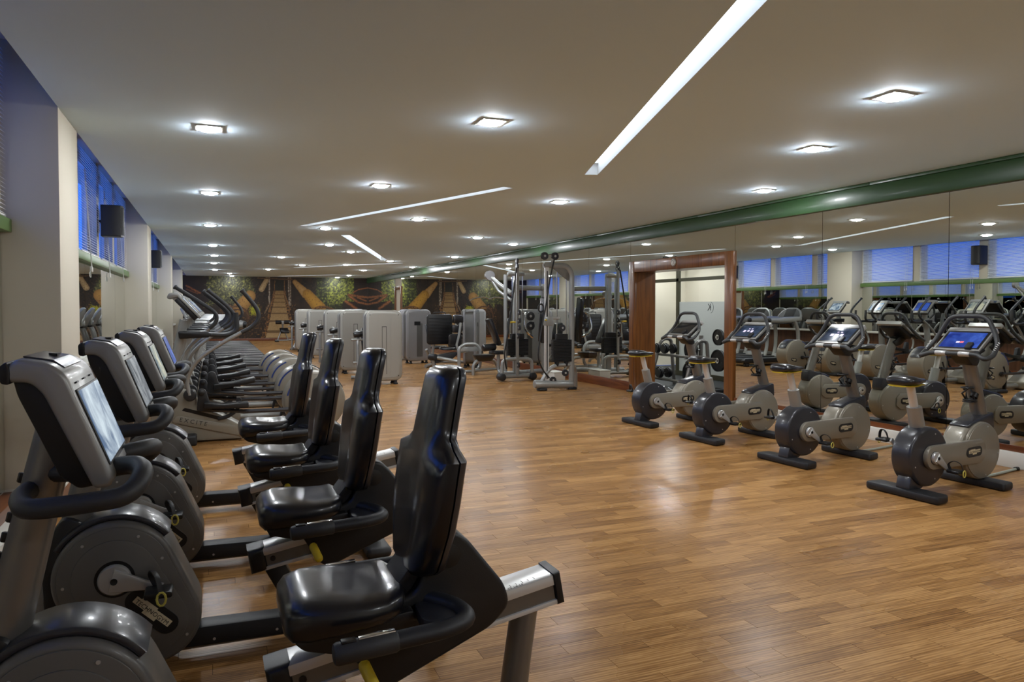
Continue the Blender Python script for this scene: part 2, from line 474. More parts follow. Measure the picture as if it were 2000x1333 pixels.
for a, b, wd, lab in SLOTS:
    A, Bv = V(a), V(b); mid = (A + Bv) / 2; ang = math.degrees(math.atan2(Bv.y - A.y, Bv.x - A.x)); Ln = (Bv - A).length
    t = thing('ceiling_light_slot', lab, 'ceiling light', (mid.x, mid.y, ZC), ang, 'recessed fluorescent ceiling slots')
    h = .13; bm = NB(); L2 = Ln / 2; w2 = wd / 2
    bx(-L2 - .01, L2 + .01, w2, w2 + .01, 0.0005, h, bm=bm); bx(-L2 - .01, L2 + .01, -w2 - .01, -w2, 0.0005, h, bm=bm)
    bx(-L2 - .01, -L2, -w2, w2, 0.0005, h, bm=bm); bx(L2, L2 + .01, -w2, w2, 0.0005, h, bm=bm)
    obj('recess', bm, 'slot_white', t, sharp=None)
    obj('diffuser', bx(-L2 + .06, L2 - .06, -w2 + .004, w2 - .004, h - .012, h), 'tube_on', t)
    for q in (-L2, L2 - .06): obj('end_cap', bx(q, q + .06, -w2, w2, h - .02, h), 'slot_white', t)

# walls
wall_left = struct('wall_left', bx(XW - .16, XW - .012, YF, YB, 0, 1.96), 'white_paint')
for y0, y1 in PILL:
    p = obj('pillar', bx(-1.62, XL, y0, y1, .2, 3.25, .004), 'pillar_paint', wall_left)
    obj('skirting', bx(-1.6, XL - .012, y0 + .012, y1 - .012, 0, .2), 'skirting_wood', p)
    obj('edge_strip', bx(XL - .35, XL + .006, y0 - .006, y1 + .006, .2, .215), 'white_paint', p)
win_edges = {}
nwin = 0
for bi, (y0, y1) in enumerate(BAYS):
    # ledge, plinth, panels and mirrors below the window sill
    obj('sill', bx(XW - .16, XW + .06, y0, y1, 1.96, 2.05, .006), 'sill_green', wall_left)
    near = bi == 1
    if not near: obj('ledge', bx(XW - .012, XW + .13, y0, y1, .845, .89, .006), 'white_paint', wall_left)
    if not near: obj('wood_panelling', bx(XW - .012, XW + .012, y0, y1, .2, .845), 'panel_wood', wall_left)
    obj('wood_skirting', bx(XW - .012, XW + .10, y0, y1, .12, .2), 'skirting_wood', wall_left)
    obj('plinth', bx(XW - .012, XW + .20, y0, y1, 0, .12, .006), 'white_paint', wall_left)
    ny = max(1, round((y1 - y0) / 1.52)); st = (y1 - y0) / ny
    for i in range(ny):
        ya, yb = y0 + i * st, y0 + (i + 1) * st
        obj('mirror_panel', bx(XW - .012, XW - .004, ya + .004, yb - .004, .215 if near else .892, 1.958), 'mirror', wall_left, sharp=None)
    if bi == 0: continue
    # windows, hung from the far pillar backwards
    e = y1 - .05; edges = []
    while e > y0 + .3:
        a = max(e - 1.36, y0 + .05)
        edges.append((a, e)); e = a - .22
    edges = edges[::-1]
    prev = y0
    for a, e in edges + [(y1, y1)]:
        if a - prev > .01: obj('mullion', bx(XW - .16, XW, prev, a, 2.05, 3.25), 'pillar_paint', wall_left)
        prev = e
    win_edges[bi] = edges
    for a, e in edges:
        nwin += 1
        wf = NB()
        for q in ((a, a + .05, 2.05, 3.2), (e - .05, e, 2.05, 3.2)): bx(XW - .15, XW - .10, q[0], q[1], q[2], q[3], bm=wf)
        bx(XW - .15, XW - .10, a, e, 2.05, 2.10, bm=wf); bx(XW - .15, XW - .10, a, e, 3.15, 3.25, bm=wf)
        wo = struct('window_%d' % nwin, wf, 'white_paint', sharp=None)
        obj('pane', bx(XW - .13, XW - .124, a + .05, e - .05, 2.1, 3.15), 'glass', wo, sharp=None)

# the sash blinds
def make_blind(y0, y1, label):
    W2 = (y1 - y0) / 2 + .03
    t = thing('venetian_blind', label, 'blind', (XW + .022, (y0 + y1) / 2, 2.06), 0, 'venetian blinds on the window wall')
    bm = NB(); z = .03; ca, sa = math.cos(R(-36)), math.sin(R(-36))
    while z < 1.12:
        s = .017
        p = [(s * ca, z + s * sa), (-s * ca, z - s * sa), (-s * ca, z - s * sa - .0008), (s * ca, z + s * sa - .0008)]
        va = [bm.verts.new((q[0], -W2 + .015, q[1])) for q in p]; vb = [bm.verts.new((q[0], W2 - .015, q[1])) for q in p]
        bm.faces.new(va); bm.faces.new(vb[::-1])
        for i in range(4): bm.faces.new((va[i], vb[i], vb[(i + 1) % 4], va[(i + 1) % 4]))
        z += .0285
    obj('slats', bm, 'blind', t, kind='stuff', sharp=None)
    obj('bottom_rail', bx(-.014, .014, -W2 + .012, W2 - .012, 0, .016, .004), 'blind', t)
    bm = NB()
    for yy in (-W2 + .2, 0, W2 - .2):
        cyl(bm, (.018, yy, .01), (.018, yy, 1.13), .0012, n=4)
    obj('ladder_cord', bm, 'cord', t, sharp=None, kind='stuff')
    for yy, b0 in ((-W2 + .09, -.16), (-W2 + .14, -.17)):
        bm = NB(); cyl(bm, (.085, yy, b0), (.03, yy, .9), .003, n=5); rcyl(bm, (.085, yy, b0 - .05), (.085, yy, b0 + .005), .009, n=8)
        obj('pull_cord', bm, 'cord', t)
BAYN = {1: 'nearest bay, left of the first pillar', 2: 'bay between the first and second pillars', 3: 'bay between the second and third pillars',
        4: 'bay between the third and fourth pillars', 5: 'last bay before the mural wall'}
for bi, eds in win_edges.items():
    for i, (a, e) in enumerate(eds):
        if bi == 1 and e < 2: continue
        make_blind(a, e, 'grey venetian blind, %s window along in the %s' % (ORD[i], BAYN[bi]))

# right wall: fascia, mirrors, skirting, doorway
D0, D1, DZ = 8.42, 11.19, 2.25          # doorway casing
E0, E1 = 27.9, 29.0                     # far door
bm = NB()
for a, b in ((YF, D0), (D1, E0), (E1, YB)): bx(XR + .012, XR + .30, a, b, 0, 2.60, bm=bm)
bx(XR + .012, XR + .30, D0, D1, DZ, 2.60, bm=bm); bx(XR + .012, XR + .3, E0, E1, 2.3, 2.6, bm=bm)
bx(XR + .012, XR + .30, YF, YB, 2.60, 3.25, bm=bm)
wall_right = struct('wall_right', bm, 'plaster', sharp=None)
fa = obj('fascia', bx(XR - .045, XR + .012, YF, YB, 2.60, 2.795, .006), 'fascia_green', wall_right)
y = YF
while y < YB:                           # boxed-in lengths of the green fascia
    e = min(y + 3.1, YB)
    obj('fascia_cap', bx(XR - .065, XR + .012, y + .002, e - .002, 2.795, ZC - .001, .004), 'fascia_green', fa); y = e
def mirrors(seams, z0, z1):
    for a, b in zip(seams, seams[1:]):
        obj('mirror_panel', bx(XR, XR + .008, a + .003, b - .003, z0, z1), 'mirror', wall_right, sharp=None)
        obj('mirror_edge', bx(XR + .008, XR + .0115, a - .002, b + .002, z0, z1), 'black_print', wall_right, sharp=None)
mirrors([YF, -1.39, .26, 1.91, 3.55, 5.19, 6.83, D0], .2, 2.598)
mirrors([D1, 12.73, 14.38, 16.03, 17.68, 19.33, 20.98, 22.63, 24.28, 25.93, E0], .165, 2.598)
mirrors([E1, 30.6, 32.3, YB], .165, 2.598)
for nm, ya, yb in (('a', D0, D1), ):
    obj('mirror_panel', bx(XR, XR + .008, D0 + .003, D1 - .003, DZ + .002, 2.598), 'mirror', wall_right, sharp=None)
struct('baseboard_right', bx(XR - .02, XR + .011, D1, E0 - .02, 0, .163, .004), 'skirting_wood')
struct('baseboard_right_end', bx(XR - .02, XR + .011, E1 + .02, YB, 0, .163, .004), 'skirting_wood')
struct('trim_2', bx(XR - .012, XR + .011, YF, D0 - .01, .145, .199), 'skirting_wood')
tp = struct('trim_3', bx(XR - .055, XR + .0115, YF, D0 - .01, .0, .144, .004), 'white_paint')
# doorway casing
bm = NB(); bx(XR - .03, XR + .02, D0, D0 + .19, 0, DZ, .006, bm); dcase = struct('door_1', bm, 'door_wood')
obj('casing', bx(XR - .03, XR + .02, D1 - .16, D1, 0, DZ, .006), 'door_wood', dcase)
obj('head', bx(XR - .028, XR + .02, D0 + .19, D1 - .16, DZ - .19, DZ, .006), 'door_wood', dcase)
obj('jamb', bx(XR + .02, XR + .40, D1 - .16, D1 - .13, 0, DZ - .16), 'door_wood', dcase)
obj('jamb', bx(XR + .02, XR + .40, D0 + .16, D0 + .19, 0, DZ - .16), 'door_wood', dcase)
obj('soffit', bx(XR + .02, XR + .40, D0 + .19, D1 - .16, DZ - .19, DZ - .16), 'door_wood', dcase)
obj('threshold', bx(XR - .03, XR + .42, D0 + .19, D1 - .16, 0, .008), 'alu', dcase)
# far cream door
bm = NB(); bx(XR - .03, XR + .02, E0 - .02, E0 + .12, 0, 2.3, .004, bm); fd = struct('door_2', bm, 'door_wood')
obj('casing', bx(XR - .03, XR + .02, E1 - .14, E1 + .02, 0, 2.3, .004), 'door_wood', fd)
obj('head', bx(XR - .03, XR + .02, E0 + .12, E1 - .14, 2.17, 2.3, .004), 'door_wood', fd)
dl = obj('leaf', bx(XR + .02, XR + .06, E0 + .12, E1 - .14, 0.01, 2.17), 'cream_wall', fd)
obj('handle', rcyl(NB(), (XR - .02, E0 + .22, 1.0), (XR - .02, E0 + .36, 1.0), .012), 'chrome', dl)

# end walls
wb = struct('wall_back', bx(-1.75, XR + .3, YB + .004, YB + .15, 0, 3.25), 'plaster', sharp=None)
struct('wall_front', bx(-1.75, XR + .3, YF - .15, YF, 0, 3.25), 'plaster', sharp=None)
struct('baseboard_back', bx(XW, XR - .02, YB - .02, YB + .003, 0, .12, .004), 'skirting_wood')

# ---- printed jungle mural on the end wall: colours per vertex of a fine sheet
def fbm(x, y, o=3, s=0.0):
    t = 0; a = .5; f = 1
    for i in range(o):
        t += a * noise.noise((x * f, y * f, s + i * 7.1)); a *= .5; f *= 2.1
    return t
def mixc(a, b, t):
    t = max(0, min(1, t)); return tuple(p + (q - p) * t for p, q in zip(a, b))
def seg(px_, py_, ax, ay, bx_, by_):
    dx, dy = bx_ - ax, by_ - ay; t = max(0, min(1, ((px_ - ax) * dx + (py_ - ay) * dy) / (dx * dx + dy * dy)))
    return math.hypot(px_ - ax - dx * t, py_ - ay - dy * t), t
def mural(x, y):
    """x 0..1707 along the wall, y 70 (top)..645 (bottom)"""
    n1 = fbm(x / 60, y / 60, 3); n2 = fbm(x / 14, y / 14, 2, 3); n3 = fbm(x / 26, y / 26, 2, 9)
    c = mixc((26, 19, 12), (58, 40, 22), .5 + n1)
    # thicket
    if 290 < x < 1000 and y > 330:
        c = mixc(c, (132, 92, 44), (n2 - .02) * 2.6)
    if x < 190: c = mixc((24, 16, 11), (44, 26, 16), .5 + n1)
    # left leaves
    e = 1 - max(abs(x - 400) / 220, abs(y - 200) / 140) + n1 * .6
    if e > 0:
        c = mixc((34, 34, 18), (98, 96, 52), .35 + n2 * 2.2 + n3)
        if n3 > .22: c = mixc(c, (136, 132, 60), .6)
    # right leaves
    if 1190 < x < 1566:
        g = .30 + n2 * 1.5 + n3 * 1.3 + (0.25 if y < 330 and x > 1300 else -.12) - abs(y - 230) / 900
        c = mixc((30, 32, 14), (122, 126, 44), g)
    # bright leaf clump
    if math.hypot((x - 605) / 50, (y - 385) / 45) + n2 * 1.6 < .95: c = mixc((120, 120, 20), (176, 176, 34), .5 + n2 * 2)
    # dark trunks
    for (ax, ay, bx2, by2, ww) in ((600, 70, 650, 200, 34), (650, 200, 600, 320, 26), (1085, 75, 1055, 230, 26), (1165, 75, 1160, 240, 24), (720, 100, 690, 400, 16)):
        d, t = seg(x, y, ax, ay, bx2, by2)
        if d < ww: c = mixc((24, 18, 13), (66, 46, 28), n2 * 2 + .2)
    # logs
    for (ax, ay, bx2, by2, w0, w1, ca, cb) in ((565, 255, 470, 365, 52, 62, (150, 112, 56), (112, 78, 36)), (722, 100, 672, 190, 22, 26, (176, 150, 108), (120, 96, 66)),
                                               (985, 120, 1090, 230, 22, 44, (178, 140, 84), (142, 104, 52)), (1105, 235, 1225, 370, 48, 62, (170, 126, 42), (124, 88, 28))):
        d, t = seg(x, y, ax, ay, bx2, by2); ww = w0 + (w1 - w0) * t
        if d < ww: c = mixc(mixc(ca, cb, (d / ww) ** 2 * .8), (70, 44, 18), max(0, n2 - .12) * 2.5)
    # bridge mouth, deck, ropes
    if 790 < x < 885 and 95 < y < 205: c = mixc((26, 24, 18), (40, 38, 26), .5 + n2)
    if 205 < y < 642:
        t = (y - 205) / 437; l = 800 - 95 * t ** 1.2; r = 876 + 84 * t ** 1.2
        if l < x < r:
            per = 9 + 12 * t; k = (y % per) / per
            c = mixc((134, 104, 60), (186, 158, 112), t * .9 + n2 * .5)
            if k < .2: c = mixc(c, (86, 62, 34), .7)
        else:
            dd = min(abs(x - l), abs(x - r))
            if dd < 22 + 16 * t: c = mixc(c, (150, 104, 54), .45 + n2 * 2.2)
    for (ax, ay, bx2, by2, ww, cc) in ((745, 72, 742, 330, 7, (176, 164, 146)), (742, 330, 700, 410, 6, (140, 116, 86)), (925, 72, 930, 340, 6, (176, 164, 146)),
                                       (942, 72, 942, 340, 5, (150, 138, 120)), (796, 110, 790, 240, 4, (130, 92, 50)), (790, 240, 735, 400, 5, (150, 108, 62)),
                                       (884, 110, 885, 230, 4, (130, 92, 50)), (885, 230, 940, 380, 5, (150, 108, 62)), (640, 88, 960, 96, 6, (104, 76, 46)),
                                       (0, 165, 120, 230, 8, (150, 84, 36)), (0, 195, 100, 236, 6, (120, 66, 30))):
        d, t = seg(x, y, ax, ay, bx2, by2)
        if d < ww: c = mixc(cc, (60, 40, 24), .3 + n2 * 1.4)
    # coiled vines
    for (cx, cy, rx, ry, ww, cc) in ((1250, 420, 110, 70, 7, (120, 80, 36)), (1275, 420, 120, 58, 6, (96, 60, 26)), (440, 460, 110, 110, 9, (96, 64, 36)), (450, 470, 84, 92, 7, (76, 50, 28))):
        q = math.hypot((x - cx) / rx, (y - cy) / ry)
        if abs(q - 1) * min(rx, ry) < ww and y < cy + 10: c = mixc(cc, (50, 30, 16), .3 + n2)
    # far right: dark with thick orange vines
    if x > 1566 or (x > 1450 and y > 250 and x - 1450 > (y - 250) * .2 - 20 + n1 * 60 and y > 300):
        if x > 1450: c = mixc((22, 14, 9), (46, 26, 15), .4 + n1)
    if x > 1440:
        for (ax, ay, bx2, by2, ww) in ((1512, 238, 1600, 250, 13), (1600, 250, 1707, 262, 14), (1520, 250, 1610, 310, 14), (1610, 310, 1707, 328, 12), (1560, 215, 1610, 185, 7), (1610, 185, 1707, 168, 7), (1482, 300, 1590, 372, 16), (1600, 262, 1690, 296, 9)):
            d, t = seg(x, y, ax, ay, bx2, by2)
            if d < ww: c = mixc((140, 84, 42), (52, 30, 16), (d / ww) * .85 + n2 * .9)
    return c
NX, NY = 420, 140
mw, mh0, mh1 = XR - XL + .3, .12, ZC + .02
vs = []; cs = []
for iy in range(NY + 1):
    for ix in range(NX + 1):
        vs.append((XL - .3 + mw * ix / NX, YB, mh0 + (mh1 - mh0) * iy / NY))
        cc = mural(1707 * (mw * ix / NX - .3) / (XR - XL), 645 - 575 * iy / NY)
        cs += [lin(max(0, min(255, q))) for q in cc] + [1.0]
fs = [(iy * (NX + 1) + ix, iy * (NX + 1) + ix + 1, (iy + 1) * (NX + 1) + ix + 1, (iy + 1) * (NX + 1) + ix) for iy in range(NY) for ix in range(NX)]
me = bpy.data.meshes.new('mural'); me.from_pydata(vs, [], fs)
ca = me.color_attributes.new('print', 'FLOAT_COLOR', 'POINT'); ca.data.foreach_set('color', cs)
mm = M('mural_print', (128, 100, 60), .55); nt = mm.node_tree
at = nt.nodes.new('ShaderNodeAttribute'); at.attribute_name = 'print'
nt.links.new(at.outputs['Color'], nt.nodes['Principled BSDF'].inputs['Base Color'])
me.materials.append(mm)
obj('mural', me, mm, wb, label='printed jungle mural with rope bridge and yellow logs')

# ---- weights room behind the doorway
WX0, WX1, WY0, WY1 = XR + .30, 9.35, 6.6, 16.0
struct('floor_weights', bx(XR + .02, 11.4, WY0, WY1, -.12, -.004), 'dark_rubber_floor')
struct('ceiling_weights', bx(XR + .30, 11.4, WY0, WY1, 2.62, 2.70), 'ceiling_paint')
struct('wall_weights', bx(XR + .30, 11.4, WY0 - .1, WY0, 0, 2.62), 'cream_wall')
struct('wall_weights_end', bx(XR + .30, 11.4, WY1, WY1 + .1, 0, 2.62), 'cream_wall')
wc = struct('wall_corridor', bx(11.3, 11.4, WY0, WY1, 0, 2.62), 'cream_wall')
obj('door_leaf', bx(11.26, 11.3, 11.0, 12.6, 0, 2.2), 'white_paint', wc)
obj('door_panel', bx(11.25, 11.3, 14.2, 14.24, 0, 2.4), 'bronze_frame', wc)
gp = bx(WX1, WX1 + .06, WY0, WY1, 0, .10); tw = struct('wall_glazed', gp, 'bronze_frame')
for q in ((2.02, 2.09), (2.56, 2.62)): obj('rail', bx(WX1, WX1 + .06, WY0, WY1, q[0], q[1]), 'bronze_frame', tw)
ys = [WY0, 9.6, 11.6, 13.55, 16.0]
for yv in ys: obj('mullion', bx(WX1, WX1 + .06, yv - .045, yv + .045, .1, 2.56), 'bronze_frame', tw)
for a, b in zip(ys, ys[1:]):
    obj('pane', bx(WX1 + .025, WX1 + .033, a + .045, b - .045, 2.09, 2.56), 'glass', tw, sharp=None)
    if a < 13: 
        obj('frosted_pane', bx(WX1 + .025, WX1 + .033, a + .045, b - .045, .1, 1.58), 'frost', tw, sharp=None)
        obj('pane', bx(WX1 + .025, WX1 + .033, a + .045, b - .045, 1.58, 2.02), 'glass', tw, sharp=None)
    else:
        obj('pane', bx(WX1 + .025, WX1 + .033, a + .045, b - .045, .1, 2.02), 'glass', tw, sharp=None)
mk = Matrix.Translation((WX1 + .0235, 12.46, 1.46)) @ Matrix.Rotation(math.pi / 2, 4, 'Z') @ Matrix.Rotation(math.pi / 2, 4, 'X')
text('logo_letter', 'K', .20, 'black_print', tw, mk)
bm = NB(); tube(bm, [(WX1 + .0235, 12.44 - .11 * math.cos(R(a)), 1.46 + .115 * math.sin(R(a))) for a in range(-75, 80, 10)], .004, 5); obj('logo_arc', bm, 'black_print', tw)

# ================================================================ ceiling downlights
lp = thing('downlight', 'x', 'ceiling light')
bm = NB()
for q in ((-.1, .1, -.1, -.082), (-.1, .1, .082, .1), (-.1, -.082, -.082, .082), (.082, .1, -.082, .082)): bx(q[0], q[1], q[2], q[3], -.008, -.0005, .002, bm)
obj('frame', bm, 'lamp_frame', lp)
bm = NB(); lathe(bm, [(.082, -.003), (.080, -.012), (.055, -.024), (.001, -.029)], (0, 0, 0), (0, 0, 1), 20)
obj('lamp', bm, 'lamp_on', lp)
obj('gear_plate', bx(-.082, .082, -.082, .082, -.0025, -.0005), 'lamp_frame', lp)
LIGHTS = {'in the row along the window wall': [(0, 6.18), (0, 9.61), (0, 13.35), (.05, 17.6), (.1, 20.97), (.1, 24.5), (.15, 28.7), (.7, 31.5), (.84, 33.9)],
          'over the open floor in the middle': [(1.94, 5.19), (1.78, 8.32), (2.99, 11.25), (1.85, 13.14), (2.40, 16.49), (3.19, 18.39), (1.77, 20.93), (3.99, 23.84), (2.73, 24.66), (1.9, 27.7)],
          'on the side of the green fascia': [(4.13, 3.58), (4.84, 5.0), (6.02, 6.99), (4.2, 8.72), (4.84, 13.73), (6.05, 14.85), (6.1, 19.15), (4.88, 21.55), (6.3, 24.46), (5.18, 27.14), (5.41, 31.6), (5.28, 33.9)],
          'added unseen behind the photographer to light the foreground': [(3.3, .2), (5.2, .9), (2.4, -1.6)]}  # this last row is out of view, added to light the area near the camera
first = True
for row, pts in LIGHTS.items():
    for i, (x, y) in enumerate(pts):
        lab = 'square recessed downlight, %s from the camera of those %s' % (ORD[i], row)
        if first:
            lp.location = (x, y, ZC); tag(lp, lab, None, 'recessed square downlights'); first = False
        else: dup(lp, None, (x, y, ZC), 0, lab)
for i, (x, y, z) in enumerate(((8.3, 9.6, 2.62), (8.3, 12.4, 2.62), (10.4, 11.0, 2.62), (10.4, 13.6, 2.62), (10.4, 8.4, 2.62), (10.4, 15.2, 2.62), (8.4, 14.4, 2.62), (10.4, 12.3, 2.62))):
    dup(lp, None, (x, y, z), 0, 'square downlight, %s of the unseen ones added to brighten the weights room beyond the wooden doorway' % ORD[i])  # lamps out of view, put in to brighten the weights room and corridor

# ================================================================ parts shared by the cardio machines
def screw(bm, x, y, z, s=-1, r=.006):
    cyl(bm, (x, y, z), (x, y + s * .002, z), r, n=8)
def logo_plate(parent, x, y, z, wd, h, ang, s=-1):
    """dark rounded plate with a light stepped badge and dark lettering, facing -y (s=-1) or +y"""
    c, sn = math.cos(R(ang)), math.sin(R(ang))
    def rot(p): return [(x + a * c - b * sn, z + a * sn + b * c) for a, b in p]
    pl = obj('badge_plate', prism(NB(), rot(rrect(-wd / 2, wd / 2, -h / 2, h / 2, h * .48)), y, y + s * .003, .001, 1), 'black_plastic', parent)
    a, b = wd * .37, h * .20
    bd = [(-a, -b * .6), (-a * .35, -b * .6), (-a * .35, -b * 1.3), (a * .35, -b * 1.3), (a * .35, -b * .6), (a, -b * .6), (a, b), (a * .1, b), (a * .1, b * 1.4), (-a * .75, b * 1.4), (-a * .75, b), (-a, b)]
    bo = obj('badge', prism(NB(), rot(bd), y + s * .003, y + s * .0042), 'cream_print', pl)
    m = face_y(x, y + s * .0046, z, ang if s < 0 else -ang, flip=(s > 0))
    text('lettering', 'TECHNOGYM', h * .29, 'black_print', pl, m, .0003)
    return pl
def pedal(parent, x, y, z, s, tilt=0):
    """strap pedal outside the crank; s = side"""
    bm = NB(); prism(bm, rrect(x - .05, x + .05, z - .012, z + .012, .009), y, y + s * .095, .004)
    pd = obj('pedal', bm, 'black_plastic', parent)
    bm = NB(); pts = [(x - .01, y + s * .01, z + .01), (x - .03, y + s * .008, z + .055), (x - .02, y + s * .045, z + .082), (x + .0, y + s * .085, z + .06), (x + .01, y + s * .1, z + .0)]
    tube(bm, smooth(pts, 5), .012, 6, wh=(.3, 1)); obj('strap', bm, 'soft_black', pd)
    bm = NB(); lp_ = [(x + .012 + .016 * math.cos(R(a)), y + s * .104, z - .01 + .026 * math.sin(R(a))) for a in range(0, 360, 36)]
    tube(bm, lp_, .0045, 6, closed=True); obj('buckle', bm, 'yellow_clip', pd)
    return pd
def crank(parent, x, y, z, s, ang, ln=.165, r=.06, withpedal=True):  # crank and pedal hang on the machine itself
    bm = NB(); lathe(bm, [(r, 0), (r, .012), (r * .9, .02), (r * .3, .022)], (x, y, z), (0, s, 0), 28)
    c = obj('crank', bm, 'silver', parent)
    ex, ez = x + ln * math.cos(R(ang)), z + ln * math.sin(R(ang))
    bm = NB(); d = V((math.cos(R(ang)), 0, math.sin(R(ang)))); nn = V((-d.z, 0, d.x)); o = V((x, 0, z))
    out = [o + d * (-.01) + nn * r * .75, o + d * .05 + nn * r * .55, o + d * ln * .7 + nn * .018, o + d * (ln + .012) + nn * .015, o + d * (ln + .012) - nn * .015, o + d * ln * .7 - nn * .018, o + d * .05 - nn * r * .55, o + d * (-.01) - nn * r * .75]
    prism(bm, [(q.x, q.z) for q in out], y + s * .012, y + s * .030, .004); obj('crank_arm', bm, 'silver', c)
    bm = NB(); lathe(bm, [(.013, 0), (.013, .004), (.008, .002)], (x, y + s * .029, z), (0, s, 0), 12); obj('crank_bolt', bm, 'black_print', c)
    if withpedal: pedal(parent, ex, y + s * .034, ez, s)
    return c

# ================================================================ recumbent bikes (x runs from console to seat back)
def make_recumbent(screen):
    t = thing('recumbent_bike', 'x', 'exercise bike')
    # flywheel body
    A, Bc = (-.357, .394), (-.225, .205)
    body = hull(circ(*A, .222, 44) + circ(*Bc, .178, 36))
    fb = obj('flywheel_cover', prism(NB(), body, -.115, .115, .022, 3), 'taupe_dark', t)
    def shrink(k): return hull(circ(*A, .222 * k, 44) + circ(*Bc, .178 * k, 36))
    for s in (-1, 1):
        pn = obj('side_panel', prism(NB(), shrink(.90), s * .1155, s * .121, .004, 2), 'taupe_dark', fb)
        obj('inner_panel', prism(NB(), hull(circ(*A, .152, 40) + circ(*Bc, .128, 30)), s * .118, s * .126, .006, 2), 'taupe_dark', fb)
        obj('crank_well', prism(NB(), circ(*A, .072, 32), s * .127, s * .1285), 'panel_black', fb)
        crank(t, A[0], s * .129, A[1], s, -15 if s < 0 else 165)
        bm = NB()
        for a in (20, 62, 128, 185): screw(bm, A[0] + .178 * math.cos(R(a)), s * .122, A[1] + .178 * math.sin(R(a)), s)
        for a in (-80, -30): screw(bm, Bc[0] + .142 * math.cos(R(a)), s * .122, Bc[1] + .142 * math.sin(R(a)), s)
        obj('screws', bm, 'silver', fb, kind='stuff')
    logo_plate(t, -.228, -.1265, .245, .232, .086, -44)
    logo_plate(t, -.228, .1265, .245, .232, .086, -44, 1)
    # dark fairing over the flywheel
    arc = circ(*A, .246, 20, 38, 150); arc2 = circ(*A, .223, 20, 150, 38)
    obj('fairing', prism(NB(), arc + arc2, -.095, .095, .008, 2), 'dark_cover', t)
    obj('mast_foot', prism(NB(), rpoly([(-.60, .10), (-.52, .06), (-.44, .12), (-.47, .62), (-.545, .64), (-.62, .5)], .05), -.07, .07, .015), 'black_plastic', t)
    # mast
    mast = obj('mast', tube(NB(), [(-.60, 0, .24), (-.52, 0, .52), (-.44, 0, .86), (-.37, 0, 1.16)], [.062, .058, .052, .048], 16, wh=(1.0, .92)), 'post_grey', t)
    bm = NB(); 
    for k in range(5): rcyl(bm, (-.512 + .013 * k, 0, .80 + .05 * k), (-.506 + .013 * k, 0, .825 + .05 * k), .009, n=6)
    obj('adjuster_ribs', bm, 'black_plastic', mast, kind='stuff')
    # console
    sh = [(-.452, 1.305), (-.43, 1.33), (-.36, 1.318), (-.325, 1.29), (-.225, 1.03), (-.235, 1.008), (-.27, 1.005), (-.375, 1.245), (-.40, 1.272), (-.45, 1.275)]
    cs = obj('console', prism(NB(), rpoly(sh, .018), -.185, .185, .012, 3), 'silver_paint', t)
    bk = [(-.44, 1.285), (-.395, 1.285), (-.36, 1.25), (-.262, 1.012), (-.305, 1.005), (-.345, 1.04), (-.43, 1.24)]
    obj('console_back', prism(NB(), rpoly(bk, .012), -.165, .165, .01, 2), 'black_plastic', cs)
    obj('nose_cap', prism(NB(), rpoly([(-.462, 1.312), (-.445, 1.325), (-.438, 1.3), (-.44, 1.268), (-.46, 1.272)], .008), -.187, .187, .004), 'black_plastic', cs)
    # front face frame of reference: runs from top p to bottom q
    p = V((-.318, 0, 1.278)); q = V((-.226, 0, 1.035)); d = (q - p).normalized(); nrm = V((-d.z, 0, d.x))
    def slab(name, mat, a, b, y0, y1, h, par, bev=.002):
        bm = NB(); pts = [p + d * a - nrm * .004, p + d * b - nrm * .004, p + d * b + nrm * h, p + d * a + nrm * h]
        prism(bm, [(k.x, k.z) for k in pts], y0, y1, bev, 1); return obj(name, bm, mat, par)
    bz = slab('bezel', 'panel_black', .03, .232, -.168, .168, .003, cs)
    slab('screen', screen, .035, .226, -.160, .160, .0042, cs, .0005)
    slab('card_tray', 'silver', .236, .254, -.09, .09, .006, cs)
    for yy in (-.13, -.02, .09): slab('key', 'black_plastic', .012, .016, yy, yy + .03, .003, cs, .0005)
    top = NB(); prism(top, rpoly([(-.425, 1.3335), (-.362, 1.3225), (-.336, 1.303), (-.341, 1.300), (-.366, 1.316), (-.425, 1.329)], .002), -.12, .12)
    obj('top_panel', top, 'dark_cover', cs)
    obj('eject_key', prism(NB(), rpoly([(-.395, .01), (-.37, -.02), (-.37, .04)], .003), 1.3265, 1.3325, axis='z'), 'panel_black', cs)
    # handlebar loops either side
    for s in (-1, 1):
        pts = [(-.43, 0, .985), (-.44, s * .12, .985), (-.40, s * .255, .985), (-.30, s * .262, .99), (-.185, s * .262, 1.0), (-.155, s * .20, 1.04), (-.18, s * .11, 1.05), (-.30, s * .08, 1.03), (-.41, 0, 1.02)]
        obj('handlebar', tube(NB(), rpath(pts, .075, 5), .0245, 12), 'grip', t)
    # base beam, strut, rail
    bb = NB(); prism(bb, rpoly([(-.13, .045), (.60, .035), (.60, .115), (-.05, .128), (-.14, .10)], .02), -.055, .055, .014); beam = obj('beam_cover', bb, 'soft_black', t)
    obj('beam', tube(NB(), [(-.25, 0, .06), (.92, 0, .06)], .045, 12, wh=(1, .8)), 'post_grey', t)
    bm = NB(); screw(bm, .0, -.056, .07); screw(bm, .25, -.056, .07); screw(bm, .5, -.056, .07); obj('screws', bm, 'silver', beam, kind='stuff')
    obj('strut', prism(NB(), rpoly([(.165, .40), (.215, .435), (.265, .39), (.43, .06), (.34, .06)], .02), -.042, .042, .012), 'black_plastic', t)
    r0 = V((.175, 0, .375)); r1 = V((1.055, 0, .530)); rd = (r1 - r0).normalized(); rn = V((-rd.z, 0, rd.x))
